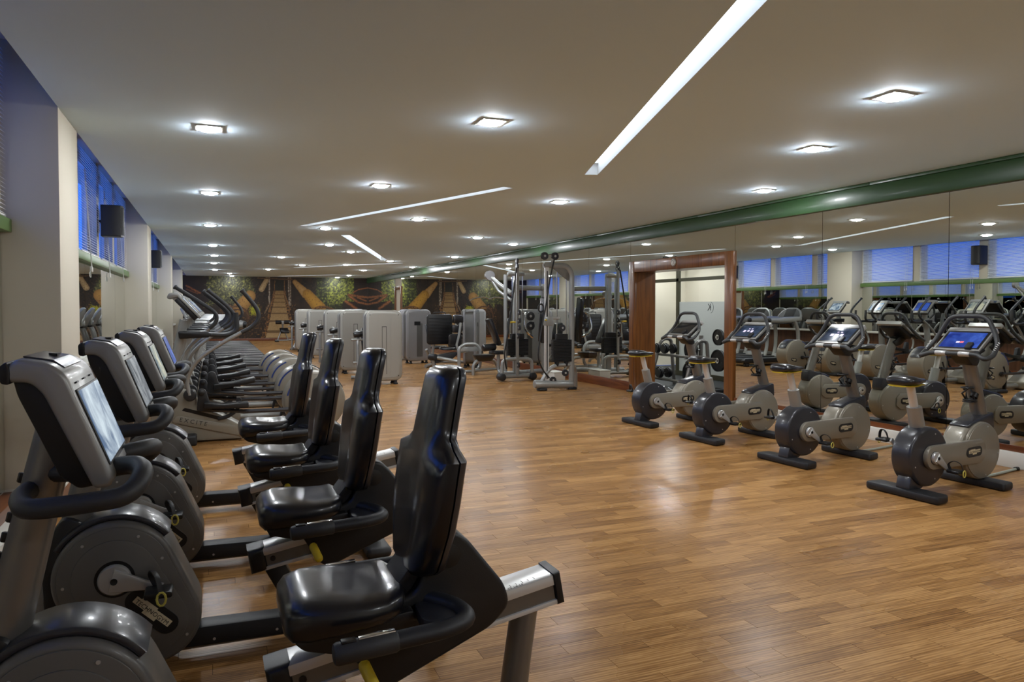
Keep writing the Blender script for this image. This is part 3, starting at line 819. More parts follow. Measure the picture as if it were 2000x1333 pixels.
    def along(a, b, z0, z1): return [((r0 + rd * a + rn * z0).x, (r0 + rd * a + rn * z0).z), ((r0 + rd * b + rn * z0).x, (r0 + rd * b + rn * z0).z), ((r0 + rd * b + rn * z1).x, (r0 + rd * b + rn * z1).z), ((r0 + rd * a + rn * z1).x, (r0 + rd * a + rn * z1).z)]
    Lr = (r1 - r0).length
    rail = obj('rail', prism(NB(), along(.02, Lr - .015, .012, .05), -.062, .062, .012, 2), 'alu', t)
    obj('rail_web', prism(NB(), along(.02, Lr - .02, -.035, .014), -.052, .052), 'alu_dark', rail)
    obj('rail_flange', prism(NB(), along(.02, Lr - .015, -.05, -.034), -.06, .06, .004), 'alu', rail)
    obj('rail_cap', prism(NB(), along(-.035, .035, -.052, .053), -.066, .066, .022, 3), 'black_plastic', rail)
    obj('rail_cap', prism(NB(), along(Lr - .018, Lr + .008, -.052, .054), -.066, .066, .010, 2), 'black_plastic', rail)
    bm = NB()
    for k in range(17):
        a = .48 + .021 * k; hgt = .012 if k % 2 else .018
        c0 = r0 + rd * a + rn * .0505
        box(bm, (c0.x, -.035, c0.z), (.0016, hgt, .0006), rot=(0, -math.degrees(math.atan2(rd.z, rd.x)), 0))
    obj('scale', bm, 'black_print', rail, kind='stuff')
    m = Matrix.Translation(r0 + rd * .66 + rn * .0505) @ Matrix.Rotation(-math.atan2(rd.z, rd.x), 4, 'Y') @ Matrix.Translation((0, -.052, 0))
    text('scale_numbers', '1 2 3 4 5 6 7 8 9 10 11 12 13 14 15', .0155, 'black_print', rail, m, .0002)
    for a in (.06, Lr - .32): 
        c0 = r0 + rd * a - rn * .008
        obj('rail_bolt', lathe(NB(), [(.011, 0), (.011, .004), (.005, .003)], (c0.x, -.0525, c0.z), (0, -1, 0), 12), 'black_plastic', rail)
    # rear leg and foot
    obj('rear_leg', tube(NB(), [(.955, 0, .48), (.925, 0, .28), (.895, 0, .05)], [.05, .05, .055], 14, wh=(.85, 1.1)), 'post_grey', t)
    obj('rear_foot', box(NB(), (.89, 0, .032), (.15, .56, .064), .03, 3), 'soft_black', t)
    obj('front_foot', box(NB(), (-.40, 0, .018), (.13, .52, .036), .016, 3), 'soft_black', t)
    # seat carriage
    car = [(.315, .545), (.335, .50), (.425, .345), (.47, .325), (.80, .46), (.862, .52), (.845, .585), (.72, .745), (.68, .775), (.62, .76), (.585, .66), (.56, .60)]
    cg = obj('carriage', prism(NB(), rpoly(car, .03), -.105, .105, .02, 3), 'black_plastic', t)
    for s in (-1, 1):
        obj('pivot_cap', lathe(NB(), [(.036, 0), (.036, .004), (.02, .007)], (.66, s * .104, .70), (0, s, 0), 20), 'black_plastic', cg)
    lv = obj('adjust_lever', tube(NB(), [(.40, -.07, .44), (.40, -.16, .445), (.385, -.20, .44)], .007, 8), 'black_plastic', cg)
    obj('lever_grip', rcyl(NB(), (.385, -.17, .455), (.408, -.245, .405), .017, .012, 10), 'yellow', lv)
    obj('lever_grip', rcyl(NB(), (.47, .16, .56), (.60, .18, .57), .014, .010, 10), 'yellow', cg)
    # seat cushion
    rings = []
    for xx, wd, zt, zb in ((.175, .10, .585, .560), (.18, .14, .612, .535), (.20, .165, .632, .515), (.25, .185, .643, .515), (.32, .195, .640, .525), (.40, .197, .632, .535), (.46, .19, .632, .545), (.50, .17, .640, .56), (.518, .13, .635, .585)):
        r_ = []
        n = 26
        for k in range(n):
            a = 2 * math.pi * k / n; cy = math.copysign(abs(math.cos(a)) ** .5, math.cos(a)); sz = math.copysign(abs(math.sin(a)) ** .55, math.sin(a))
            y_ = wd * cy; z_ = (zt + zb) / 2 + (zt - zb) / 2 * sz
            if sz > 0: z_ += .018 * math.exp(-(y_ / .035) ** 2) * max(0, min(1, (.36 - xx) / .1)) - .012 * math.exp(-(y_ / .09) ** 2) * max(0, min(1, (xx - .28) / .12))
            r_.append((xx, y_, z_))
        rings.append(r_)
    obj('seat', loft(NB(), rings), 'vinyl_black', t, sharp=60)
    obj('seat_pan', prism(NB(), rpoly([(.20, .53), (.54, .57), (.56, .53), (.34, .47), (.23, .5)], .015), -.15, .15, .012), 'black_plastic', t)
    obj('hinge_cover', prism(NB(), rpoly([(.50, .58), (.545, .60), (.625, .73), (.60, .76), (.555, .69), (.50, .62)], .012), -.085, .085, .012), 'black_plastic', t)
    # backrest: padded front, hard shell behind
    def back(front):
        rings = []
        for tt in [0, .015, .05, .12, .25, .4, .52, .585, .62, .66, .72, .85, .95, .985, 1.0]:
            cx = .600 + .098 * tt - .012 * math.sin(tt * math.pi); cz = .645 + .622 * tt
            if tt < .6: wd = .14 + .11 * math.sin(min(1, tt / .40) * math.pi / 2)
            else: wd = .25 - .125 * min(1, (tt - .585) / .06) if tt < .66 else .125 - .02 * (tt - .66) / .34
            kk = 1.0
            if tt in (0, 1.0): kk = .62
            elif tt in (.015, .985): kk = .86
            wd *= kk
            d0 = (.072 if tt < .6 else .060) * (kk if front else 1)
            n = 28; r_ = []
            for k in range(n):
                a = 2 * math.pi * k / n; ca, sa = math.cos(a), math.sin(a)
                yy = wd * math.copysign(abs(sa) ** .55, sa)
                xx = math.copysign(abs(ca) ** .6, ca)
                if front:
                    xx = cx + (d0 * xx if xx < 0 else .004 * xx)
                    if ca < 0: xx += (.026 * math.exp(-(yy / .04) ** 2) * max(0, min(1, (.66 - tt) / .1)) * min(1, tt / .1))
                else:
                    xx = cx + .007 + ((.036 if tt < .62 else .03) * kk * xx if xx > 0 else 0)
                r_.append((xx, yy * (1.0 if front else .985), cz))
            rings.append(r_)
        return loft(NB(), rings)
    bk = obj('backrest', back(True), 'vinyl_black', t, sharp=60)
    obj('backrest_shell', back(False), 'dark_cover', bk, sharp=60)
    # side handles with tray corners
    for s in (-1, 1):
        pts = [(.60, s * .09, .575), (.665, s * .17, .572), (.672, s * .262, .568), (.60, s * .292, .563), (.44, s * .297, .556), (.30, s * .297, .548)]
        hb = obj('side_handle', tube(NB(), rpath(pts, .06, 5), .027, 12, wh=(1, .9)), 'soft_black', t)
        obj('handle_grip', rcyl(NB(), (.285, s * .297, .547), (.46, s * .297, .557), .030, .012, 12), 'grip', hb)
        obj('pulse_sensor', box(NB(), (.40, s * .297, .5835), (.10, .022, .006), .003, 2, rot=(0, -3.5, 0)), 'chrome', hb)
        obj('thumb_key', box(NB(), (.325, s * .297, .578), (.04, .026, .008), .003, 2), 'panel_black', hb)
        tr = NB(); prism(tr, rpoly([(.55, s * .10), (.66, s * .12), (.668, s * .25), (.60, s * .275), (.54, s * .24)], .03), .54, .575, .006, axis='z')
        obj('side_tray', tr, 'soft_black', hb)
    return t
RB = [(2.24, 'screen_pale', 'nearest recumbent exercise bike, with its tall black seat in the foreground'),
      (3.36, 'screen_grey', 'second recumbent exercise bike, its round flywheel cover and badge fully shown'),
      (4.50, 'screen_mixed', 'third recumbent exercise bike from the camera, between two others'),
      (5.72, 'screen_blue', 'farthest recumbent exercise bike, with a plain blue screen, before the elliptical trainers')]
rb = None
for y, scr, lab in RB:
    if rb is None:
        rb = make_recumbent(scr); rb.location = (0, y, 0); tag(rb, lab, None, 'recumbent bikes by the window wall')
    else:
        c = dup(rb, None, (0, y, 0), 0, lab)
        def fix(o):
            for ch in o.children:
                if ch.name.startswith('screen'):
                    ch.data = ch.data.copy(); ch.data.materials[0] = MATS[scr]
                fix(ch)
        fix(c)

# ================================================================ upright bikes (x points forward to the mirror)
def make_upright():
    t = thing('upright_bike', 'x', 'exercise bike')
    A, F = (.15, .30), (.80, .295)
    rw = obj('rear_cover', prism(NB(), circ(*A, .232, 44), -.085, .085, .022, 3), 'dark_cover', t)
    obj('rear_neck', prism(NB(), rpoly([(-.06, .05), (.09, .05), (.20, .12), (.05, .22), (-.03, .16)], .03), -.06, .06, .02), 'dark_cover', t)
    fw_ = obj('flywheel_cover', prism(NB(), circ(*F, .234, 44), -.10, .10, .018, 3), 'taupe', t)
    obj('nose_cover', prism(NB(), hull(circ(.74, .32, .20, 20) + circ(.90, .30, .15, 16) + [(.52, .36), (.52, .22)]), -.085, .085, .03, 3), 'taupe', t)
    bar = rpoly([(.10, .21), (.76, .20), (.80, .24), (.80, .36), (.76, .405), (.10, .392)], .06, 6)
    bar = hull(circ(.15, .30, .092, 26) + [(.74, .205), (.80, .25), (.80, .35), (.75, .400)])
    for s in (-1, 1):
        dp = obj('side_disc', prism(NB(), circ(*F, .222, 40), s * .1005, s * .107, .005, 2), 'taupe', fw_)
        sb = obj('crank_housing', prism(NB(), rpoly(bar, .012, 2), s * .086, s * .126, .008, 2), 'taupe', t)
        logo_plate(t, .645, s * .1265, .305, .20, .08, 2 if s < 0 else 2, s)
        obj('crank_well', prism(NB(), circ(.15, .30, .052, 24), s * .1265, s * .1275), 'panel_black', sb)
        crank(t, .15, s * .128, .30, s, -38 if s < 0 else 142, .165, .048)
        bm = NB()
        for a in (75, -10, -80): screw(bm, F[0] + .2 * math.cos(R(a)), s * .1072, F[1] + .2 * math.sin(R(a)), s)
        obj('screws', bm, 'silver', fw_, kind='stuff')
        bm = NB()
        for a in (70, -70, 200): screw(bm, A[0] + .185 * math.cos(R(a)), s * .0852, A[1] + .185 * math.sin(R(a)), s)
        obj('screws', bm, 'silver', rw, kind='stuff')
    # feet
    def foot(x, ln):
        pl = [(x - .085, -ln / 2), (x + .075, -ln / 2 + .02), (x + .085, ln / 2 - .02), (x - .075, ln / 2)]
        return prism(NB(), rpoly(pl, .03), 0.004, .062, .014, 2, axis='z')
    obj('rear_foot', foot(0, .62), 'soft_black', t); obj('front_foot', foot(.86, .58), 'soft_black', t)
    # seat post and saddle
    obj('seat_tube', tube(NB(), [(.135, 0, .47), (.075, 0, .685)], .06, 16, wh=(.72, 1.0)), 'silver_paint', t)
    sp = obj('seat_post', tube(NB(), [(.085, 0, .65), (.022, 0, .865)], .034, 14, wh=(.8, 1)), 'alu', t)
    bm = NB()
    for k in range(9): box(bm, (.079 - .0060 * k - .005, -.0275, .69 + .018 * k), (.016, .002, .002))
    obj('post_marks', bm, 'black_print', sp, kind='stuff')
    rings = []
    for xx, wd, zt, zb in ((-.135, .06, .90, .872), (-.13, .09, .922, .862), (-.09, .122, .936, .855), (-.03, .122, .933, .855), (.03, .096, .922, .858), (.09, .06, .906, .862), (.15, .042, .904, .866), (.175, .03, .900, .872), (.18, .015, .892, .88)):
        rings.append(sring((xx, 0, (zt + zb) / 2), (0, 1, 0), (0, 0, 1), wd, (zt - zb) / 2, 20, 2.6))
    sd = obj('saddle', loft(NB(), rings), 'vinyl_black', t, sharp=60)
    rings = []
    for xx, wd in ((-.128, .07), (-.09, .112), (-.03, .112), (.03, .086), (.09, .056), (.15, .036)):
        rings.append(sring((xx, 0, .856), (0, 1, 0), (0, 0, 1), wd, .007, 16, 2.6))
    obj('saddle_trim', loft(NB(), rings), 'yellow', sd, sharp=60)
    # mast
    obj('mast_cover', prism(NB(), rpoly([(.62, .50), (.70, .535), (.86, .57), (.985, .60), (1.0, .45), (.9, .40), (.7, .45)], .03), -.078, .078, .022), 'dark_cover', t)
    mast = obj('mast', tube(NB(), [(.935, 0, .50), (.86, 0, .73), (.775, 0, .98), (.745, 0, 1.06)], [.066, .062, .057, .055], 16, wh=(.78, 1)), 'post_grey', t)
    bh = obj('bottle_holder', tube(NB(), [(.82 + .0, -.02, .75), (.80, -.02, .72)], .03, 12, wh=(1, 1)), 'black_plastic', t)
    bm = NB()
    for zz in (.70, .80): tube(bm, [(.765 + .045 * math.cos(R(a)) + (zz - .75) * -.3, .045 * math.sin(R(a)), zz) for a in range(0, 360, 30)], .007, 6, closed=True)
    tube(bm, [(.78, 0, .80), (.75, -.045, .75), (.80, -.03, .68)], .008, 6); tube(bm, [(.78, 0, .80), (.75, .045, .75), (.80, .03, .68)], .008, 6)
    box(bm, (.78, 0, .685), (.08, .08, .01), .004)
    obj('bottle_cage', bm, 'black_plastic', bh)
    obj('stem', prism(NB(), rpoly([(.60, 1.08), (.72, 1.10), (.80, 1.03), (.77, .98), (.70, .99)], .02), -.07, .07, .015), 'black_plastic', t)
    # console: screen looks back and up at the rider
    p = V((.60, 0, 1.115)); q = V((.80, 0, 1.265)); d = (q - p).normalized(); nrm = V((-d.z, 0, d.x))
    def slab(name, mat, a, b, y0, y1, h0, h1, par, bev=.004):
        pts = [p + d * a + nrm * h0, p + d * b + nrm * h0, p + d * b + nrm * h1, p + d * a + nrm * h1]
        return obj(name, prism(NB(), [(k.x, k.z) for k in pts], y0, y1, bev, 2), mat, par)
    cs = slab('console', 'silver_paint', -.02, .25, -.19, .19, -.012, .012, t, .008)
    slab('console_back', 'black_plastic', .0, .225, -.165, .165, -.06, -.011, cs, .018)
    slab('hood', 'silver', .235, .275, -.195, .195, -.035, .010, cs, .008)
    bz = slab('bezel', 'panel_black', .0, .225, -.175, .175, .0115, .0135, cs, .0005)
    sn = slab('screen', 'screen_slate', .015, .205, -.155, .155, .0133, .0145, cs, .0003)
    for k, yy in enumerate((-.06, -.005, .05)): slab('screen_tile', 'screen_icon', .085 + .012 * (k % 2), .12, yy, yy + .034, .0144, .0150, cs, .0002)
    for yy in (-.03, .01): slab('screen_tile', 'screen_icon', .14, .152, yy, yy + .022, .0144, .0150, cs, .0002)
    slab('media_pod', 'black_plastic', -.01, .06, -.12, -.07, .010, .035, cs, .006)
    # one-piece handlebar: rider bar, side horns, raised hoop
    half = [(.545, 0, 1.085), (.545, -.12, 1.085), (.55, -.20, 1.082), (.525, -.262, 1.05), (.60, -.285, 1.075), (.70, -.262, 1.16), (.735, -.225, 1.24), (.75, -.16, 1.36), (.755, -.10, 1.385)]
    pts = half + [(a, -b, c) for a, b, c in half[::-1][:-1]]
    k = len(pts); cp = []
    P3 = [V(a) for a in pts]
    for i in range(k):                     # rounded closed loop
        a, b, c = P3[i - 1], P3[i], P3[(i + 1) % k]
        da, db = a - b, c - b; rr = min(.05, da.length * .45, db.length * .45)
        s0, e0 = b + da.normalized() * rr, b + db.normalized() * rr
        for j in range(5):
            u = j / 4; cp.append(s0 * (1 - u) ** 2 + b * 2 * u * (1 - u) + e0 * u * u)
    hb = obj('handlebar', tube(NB(), cp, .0185, 10, closed=True), 'grip', t)
    for s in (-1, 1):
        obj('pulse_sensor', rcyl(NB(), (.545, s * .05, 1.086), (.545, s * .14, 1.086), .0205, .004, 12), 'silver', hb)
        g = NB()
        for kk in range(6): rcyl(g, (.615 + .014 * kk, s * .285, 1.105 + .0135 * kk), (.62 + .014 * kk, s * .268, 1.112 + .0135 * kk), .004, .002, 6)
        obj('grip_ribs', g, 'silver', hb, kind='stuff')
        obj('horn_rest', box(NB(), (.60, s * .17, 1.10), (.10, .05, .03), .012, 2, rot=(0, -30, s * 20)), 'black_plastic', hb)
    return t
UB = [(4.97, 4.14, 5, 'screen_deep', 'nearest upright exercise bike, at the right edge, with a bright blue screen'),
      (4.97, 5.43, 5, 'screen_slate', 'second upright exercise bike from the right, facing the mirror'),
      (4.94, 6.68, 5, 'screen_slate', 'third upright exercise bike from the right, its saddle overlapping the doorway frame'),
      (4.92, 7.90, 5, 'screen_off', 'farthest upright exercise bike, standing in front of the wooden doorway')]
M('screen_off', (28, 28, 30), .2, coat=.4, var=(10, .05))
ub = None
for x, y, a, scr, lab in UB:
    if ub is None:
        ub = make_upright(); c = ub; tag(ub, lab, None, 'upright bikes facing the mirror'); ub.location = (x, y, 0); ub.rotation_euler = (0, 0, R(a))
        proto_children = True
    else: c = dup(ub, None, (x, y, 0), a, lab)
    def fix(o):
        for ch in list(o.children):
            fix(ch)
            if ch.name.startswith('screen_tile') and scr in ('screen_deep', 'screen_off'): ch['drop'] = 1
            elif ch.name.startswith('screen') and not ch.name.startswith('screen_tile'):
                ch.data = ch.data.copy(); ch.data.materials[0] = MATS[scr]
    if c is not ub: fix(c)
late = ub
fix_scr = {'screen_deep': late}
for ch in [o for o in bpy.data.objects if o.get('drop')]: bpy.data.objects.remove(ch)
def walk(o):
    for ch in list(o.children):
        yield from walk(ch); yield ch
for o in list(walk(late)):
    if o.name.startswith('screen_tile'): bpy.data.objects.remove(o)
for o in walk(late):
    if o.name.startswith('screen'):
        o.data = o.data.copy(); o.data.materials[0] = MATS['screen_deep']
        par = o.parent
p = V((.60, 0, 1.115)); q = V((.80, 0, 1.265)); d = (q - p).normalized(); nrm = V((-d.z, 0, d.x))
for y0, mt in ((-.02, 'screen_red'), (.012, 'screen_icon')):
    pts = [p + d * .07 + nrm * .0144, p + d * .09 + nrm * .0144, p + d * .09 + nrm * .015, p + d * .07 + nrm * .015]
    obj('screen_tile', prism(NB(), [(k.x, k.z) for k in pts], y0, y0 + .028), mt, par)

# ================================================================ elliptical trainers (x runs from the window wall towards the room)
def make_elliptical(kn=1.0, kf=0.0):
    t = thing('elliptical_trainer', 'x', 'elliptical trainer')
    prof = rpoly([(-.60, .02), (.32, .02), (.33, .14), (.12, .27), (-.13, .39), (-.17, .55), (-.50, .57), (-.60, .34)], .03)
    bs = obj('base_cover', prism(NB(), prof, -.165, .165, .014, 2), 'taupe', t)
    for s in (-1, 1):
        obj('side_band', prism(NB(), rpoly([(-.40, .235), (-.35, .305), (.322, .145), (.322, .04)], .03), s * .166, s * .180, .004, 2), 'taupe', bs)
        obj('link_slot', prism(NB(), rpoly([(-.30, .355), (-.27, .385), (.10, .265), (.07, .235)], .012), s * .1655, s * .1675), 'panel_black', bs)
        m = face_y(-.185, s * .181, .228, -14 if s < 0 else 14, flip=(s > 0))
        text('lettering', 'EXCITE', .062, 'black_print', bs, m, .0004, space=1.5)
        obj('stabiliser_foot', box(NB(), (-.23, s * .27, .055), (.16, .19, .11), .022, 3), 'soft_black', t)
        # linkage arm
        la = obj('link_arm', tube(NB(), smooth([(.06, s * .19, .25), (.16, s * .20, .275), (.24, s * .20, .33), (.285, s * .20, .40)], 5), .02, 8, wh=(.7, 1)), 'soft_black', t)
        obj('link_knob', lathe(NB(), [(.028, -.012), (.032, 0), (.03, .02)], (.285, s * .20, .40), (0, s, 0), 16), 'soft_black', la)
        obj('pivot_boss', lathe(NB(), [(.062, 0), (.066, .05), (.055, .075), (.03, .08)], (-.215, s * .20, .525), (0, s, 0), 20), 'soft_black', t)
        ph = s < 0
        # swing lever and grip
        y0, y1 = s * .265, s * .30
        F_ = [(-.215, .525), (-.235, .70), (-.13, .90), (.08, 1.06), (.30, 1.185), (.405, 1.245), (.475, 1.33), (.455, 1.45), (.32, 1.63)]
        Bk = [(-.215, .525), (-.32, .74), (-.27, .95), (-.13, 1.12), (-.02, 1.22), (.05, 1.29), (.045, 1.39), (-.09, 1.50), (-.36, 1.68)]
        kk_ = kn if ph else kf
        mixp = [(b_[0] + (f_[0] - b_[0]) * kk_, y0 if i_ < 2 else y1, b_[1] + (f_[1] - b_[1]) * kk_) for i_, (f_, b_) in enumerate(zip(F_, Bk))]
        low = mixp[:5]; up_ = mixp[4:]
        sw = obj('swing_lever', tube(NB(), smooth(low, 6), .021, 10), 'silver_paint', t)
        gp_ = tube(NB(), smooth(up_, 6), .0235, 10); e = V(up_[-1]); d = (e - V(up_[-2])).normalized()
        rcyl(gp_, e - d * .004, e + d * .022, .029, .008, 12)
        obj('lever_grip', gp_, 'grip', sw)
        # pedal tray, bracket and coupler bar
        dx, dz, tl = (0, 0, -1.5) if ph else (.10, .15, 9)
        cpt = [(1.02, .46)] if not ph else [(1.0, .32)]
        px0, pz0 = -.08 + dx, .41 + dz; px1, pz1 = px0 + .45 * math.cos(R(tl)), pz0 + .45 * math.sin(R(tl))
        tr = NB(); nx_, nz_ = -math.sin(R(tl)), math.cos(R(tl))
        pl = [(px0, pz0 - .035), (px1, pz1 - .03), (px1 + nx_ * .035, pz1 + .03), (px0 + .2, (pz0 + pz1) / 2 + .012), (px0 + nx_ * .03, pz0 + .035)]
        prism(tr, rpoly(pl, .015), s * .12, s * .30, .012, 2)
        pd = obj('pedal', tr, 'black_plastic', t)
        br = rpoly([(px0 - .07, pz0 - .07), (px0 + .09, pz0 - .07), (px0 + .015, pz0 + .175), (px0 - .055, pz0 + .175)], .035)
        obj('pedal_bracket', prism(NB(), br, s * .165, s * .225, .012), 'soft_black', pd)
        obj('bracket_knob', lathe(NB(), [(.030, 0), (.030, .012), (.016, .02)], (px0 - .02, s * .225, pz0 + .135), (0, s, 0), 14), 'black_plastic', pd)
        obj('coupler_bar', tube(NB(), [(px0 - .02, s * .20, pz0 - .045), (px0 + .4, s * .205, (pz0 * .55 + cpt[0][1] * .45) - .05), (cpt[0][0], s * .215, cpt[0][1])], .021, 8, wh=(1, 1.1)), 'dark_cover', t)
        obj('crank_hub', lathe(NB(), [(.04, 0), (.04, .03), (.02, .035)], (cpt[0][0], s * .195, cpt[0][1]), (0, s, 0), 16), 'black_plastic', t)
    # rear drum
    Cc = (1.09, .385)
    dr = obj('drum', prism(NB(), hull(circ(*Cc, .34, 48) + [(1.0, .06), (1.25, .06)]), -.175, .175, .028, 3), 'taupe', t)
    for s in (-1, 1):
        obj('drum_disc', prism(NB(), circ(*Cc, .30, 44), s * .1755, s * .183, .005, 2), 'taupe', dr)
        a_ = circ(*Cc, .325, 14, 110, 165); b_ = circ(*Cc, .306, 14, 165, 110)
        obj('groove', prism(NB(), a_ + b_, s * .170, s * .1775), 'blue_line', dr)
        obj('drum_frame', tube(NB(), [(.80, s * .12, .04), (.86, s * .16, .30), (.93, s * .17, .45)], .03, 8, wh=(.6, 1.2)), 'soft_black', t)
        logo_plate(t, 1.22, s * .184, .27, .17, .07, 12 if s < 0 else 12, s)
    obj('drum_hatch', prism(NB(), circ(*Cc, .352, 12, 25, 75) + circ(*Cc, .338, 12, 75, 25), -.11, .11, .005), 'dark_cover', dr)
    obj('rear_foot', box(NB(), (1.12, 0, .032), (.30, .62, .064), .025, 3), 'soft_black', t)
    obj('spine', tube(NB(), [(.28, 0, .075), (1.0, 0, .075)], .045, 12), 'silver_paint', t)
    # mast, fixed handles, console
    obj('mast', tube(NB(), [(-.40, 0, .52), (-.36, 0, .9), (-.27, 0, 1.32)], [.075, .062, .055], 14, wh=(.8, 1)), 'silver_paint', t)
    obj('cup_tray', prism(NB(), rpoly([(-.32, 1.12), (-.02, 1.13), (.0, 1.17), (-.05, 1.2), (-.33, 1.2)], .02), -.15, .15, .015), 'black_plastic', t)
    for s in (-1, 1):
        obj('fixed_handle', tube(NB(), rpath([(-.28, s * .09, 1.18), (.16, s * .13, 1.15), (.27, s * .135, 1.20), (.255, s * .135, 1.40)], .08, 5), .0235, 10), 'grip', t)
    p = V((-.325, 0, 1.60)); q = V((-.095, 0, 1.345)); d = (q - p).normalized(); nrm = V((-d.z, 0, d.x))
    def slab(name, mat, a, b, y0, y1, h0, h1, par, bev=.003):
        pts = [p + d * a + nrm * h0, p + d * b + nrm * h0, p + d * b + nrm * h1, p + d * a + nrm * h1]
        return obj(name, prism(NB(), [(k.x, k.z) for k in pts], y0, y1, bev, 2), mat, par)
    cs = slab('console', 'silver_paint', 0, .34, -.20, .20, -.022, .004, t, .008)
    obj('hood', prism(NB(), rpoly([(-.43, 1.565), (-.41, 1.605), (-.335, 1.618), (-.30, 1.585), (-.33, 1.565), (-.42, 1.545)], .012), -.2, .2, .008), 'silver_paint', cs)
    slab('console_back', 'black_plastic', .03, .32, -.175, .175, -.075, -.021, cs, .015)
    slab('bezel', 'panel_black', .05, .285, -.165, .165, .0035, .0065, cs, .0005)
    slab('screen', 'screen_white', .06, .275, -.15, .15, .006, .0078, cs, .0003)
    slab('card_tray', 'silver', .29, .325, -.10, .10, .003, .010, cs)
    return t
el = None
for i, (y, scr) in enumerate(((8.80, 'screen_white'), (9.95, 'screen_mixed'), (11.12, 'screen_deep'), (12.27, 'screen_white'), (13.42, 'screen_pale'))):
    lab = ('elliptical trainer nearest the camera, its EXCITE base showing beside the last recumbent bike', 'second elliptical trainer from the camera in the row by the windows', 'middle one of the five elliptical trainers in the row by the windows',
           'fourth elliptical trainer from the camera in the row by the windows', 'farthest elliptical trainer, right next to the treadmills')[i]
    if el is None:
        el = make_elliptical(); el.location = (0, y, 0); tag(el, lab, None, 'elliptical trainers by the window wall'); c = el
    else:
        if i == 1:
            el2 = make_elliptical(.5, .42); el2.location = (0, y, 0); tag(el2, lab, None, 'elliptical trainers by the window wall'); c = el2
        else: c = dup(el if i == 4 else el2, None, (0, y, 0), 0, lab)
        for o in walk(c):
            if o.name.startswith('screen'): o.data = o.data.copy(); o.data.materials[0] = MATS[scr]

# ================================================================ treadmills
def make_treadmill():
    t = thing('treadmill', 'x', 'treadmill')
    dk = obj('deck', box(NB(), (.42, 0, .125), (1.84, .70, .09), .02, 2), 'black_plastic', t)
    obj('belt', box(NB(), (.44, 0, .174), (1.78, .50, .012), .005, 2), 'belt', dk)
    for s in (-1, 1):
        rl = obj('side_rail', prism(NB(), rpoly([(-.45, .10), (1.36, .09), (1.37, .15), (1.33, .195), (-.45, .205)], .02), s * .27, s * .40, .014, 2), 'black_plastic', t)
        obj('rail_strip', box(NB(), (.45, s * .335, .2035), (1.70, .018, .006), .002, 1, rot=(0, .3, 0)), 'alu', rl)
        obj('rear_foot', box(NB(), (1.25, s * .33, .045), (.12, .10, .09), .015, 2), 'rubber', t)
        obj('front_foot', box(NB(), (-.40, s * .30, .045), (.12, .10, .09), .015, 2), 'rubber', t)
        obj('upright', tube(NB(), smooth([(-.22, s * .40, .14), (-.30, s * .405, .45), (-.30, s * .40, .85), (-.20, s * .39, 1.12)], 5), .05, 12, wh=(.7, 1.2)), 'silver_paint', t)
        ar = obj('arm', tube(NB(), [(-.42, s * .37, 1.17), (-.1, s * .37, 1.155), (.56, s * .365, 1.14)], [.06, .075, .062], 12, wh=(.7, 1)), 'frame_grey', t)
        obj('arm_cap', rcyl(NB(), (.55, s * .365, 1.14), (.62, s * .365, 1.137), .06, .02, 12), 'black_plastic', ar)
    mc = rpoly([(-.62, .06), (-.20, .06), (-.14, .20), (-.24, .27), (-.52, .28), (-.66, .18)], .04)
    obj('motor_cover', prism(NB(), mc, -.38, .38, .03, 3), 'silver_paint', t)
    # arched console
    arch = [(-.40, 1.10), (-.43, 1.26), (-.32, 1.42), (-.16, 1.50), (.16, 1.50), (.32, 1.42), (.43, 1.26), (.40, 1.10)]
    tilt = Matrix.Translation((-.33, 0, 1.12)) @ Matrix.Rotation(R(-28), 4, 'Y') @ Matrix.Translation((.33, 0, -1.12))
    def tilted(bm): bm.transform(tilt); return bm
    cs = obj('console', tilted(prism(NB(), rpoly(arch, .06), -.36, -.31, .015, 2, axis='x')), 'frame_grey', t)
    arc2 = [(a * .9, 1.12 + (b - 1.12) * .88 + .01) for a, b in arch]
    obj('console_panel', tilted(prism(NB(), rpoly(arc2, .05), -.312, -.303, .003, 1, axis='x')), 'panel_black', cs)
    obj('screen', tilted(prism(NB(), rrect(-.17, .17, 1.22, 1.44, .012), -.304, -.300, axis='x')), 'screen_off', cs)
    obj('cross_bar', tube(NB(), rpath([(-.25, -.36, 1.10), (-.08, -.30, 1.06), (-.05, 0, 1.06), (-.08, .30, 1.06), (-.25, .36, 1.10)], .08, 4), .024, 8), 'grip', t)
    obj('tray', box(NB(), (-.27, 0, 1.09), (.20, .60, .05), .018, 2), 'black_plastic', t)
    return t
tm = None
for i in range(14):
    y = 15.15 + 1.13 * i
    lab = 'grey treadmill with black deck, %s along from the elliptical trainers' % ORD[i] if i < 13 else 'grey treadmill with black deck, last one before the jungle mural'
    if tm is None: tm = make_treadmill(); tm.location = (0, y, 0); tag(tm, lab, None, 'treadmills by the window wall')
    else: dup(tm, None, (0, y, 0), 0, lab)

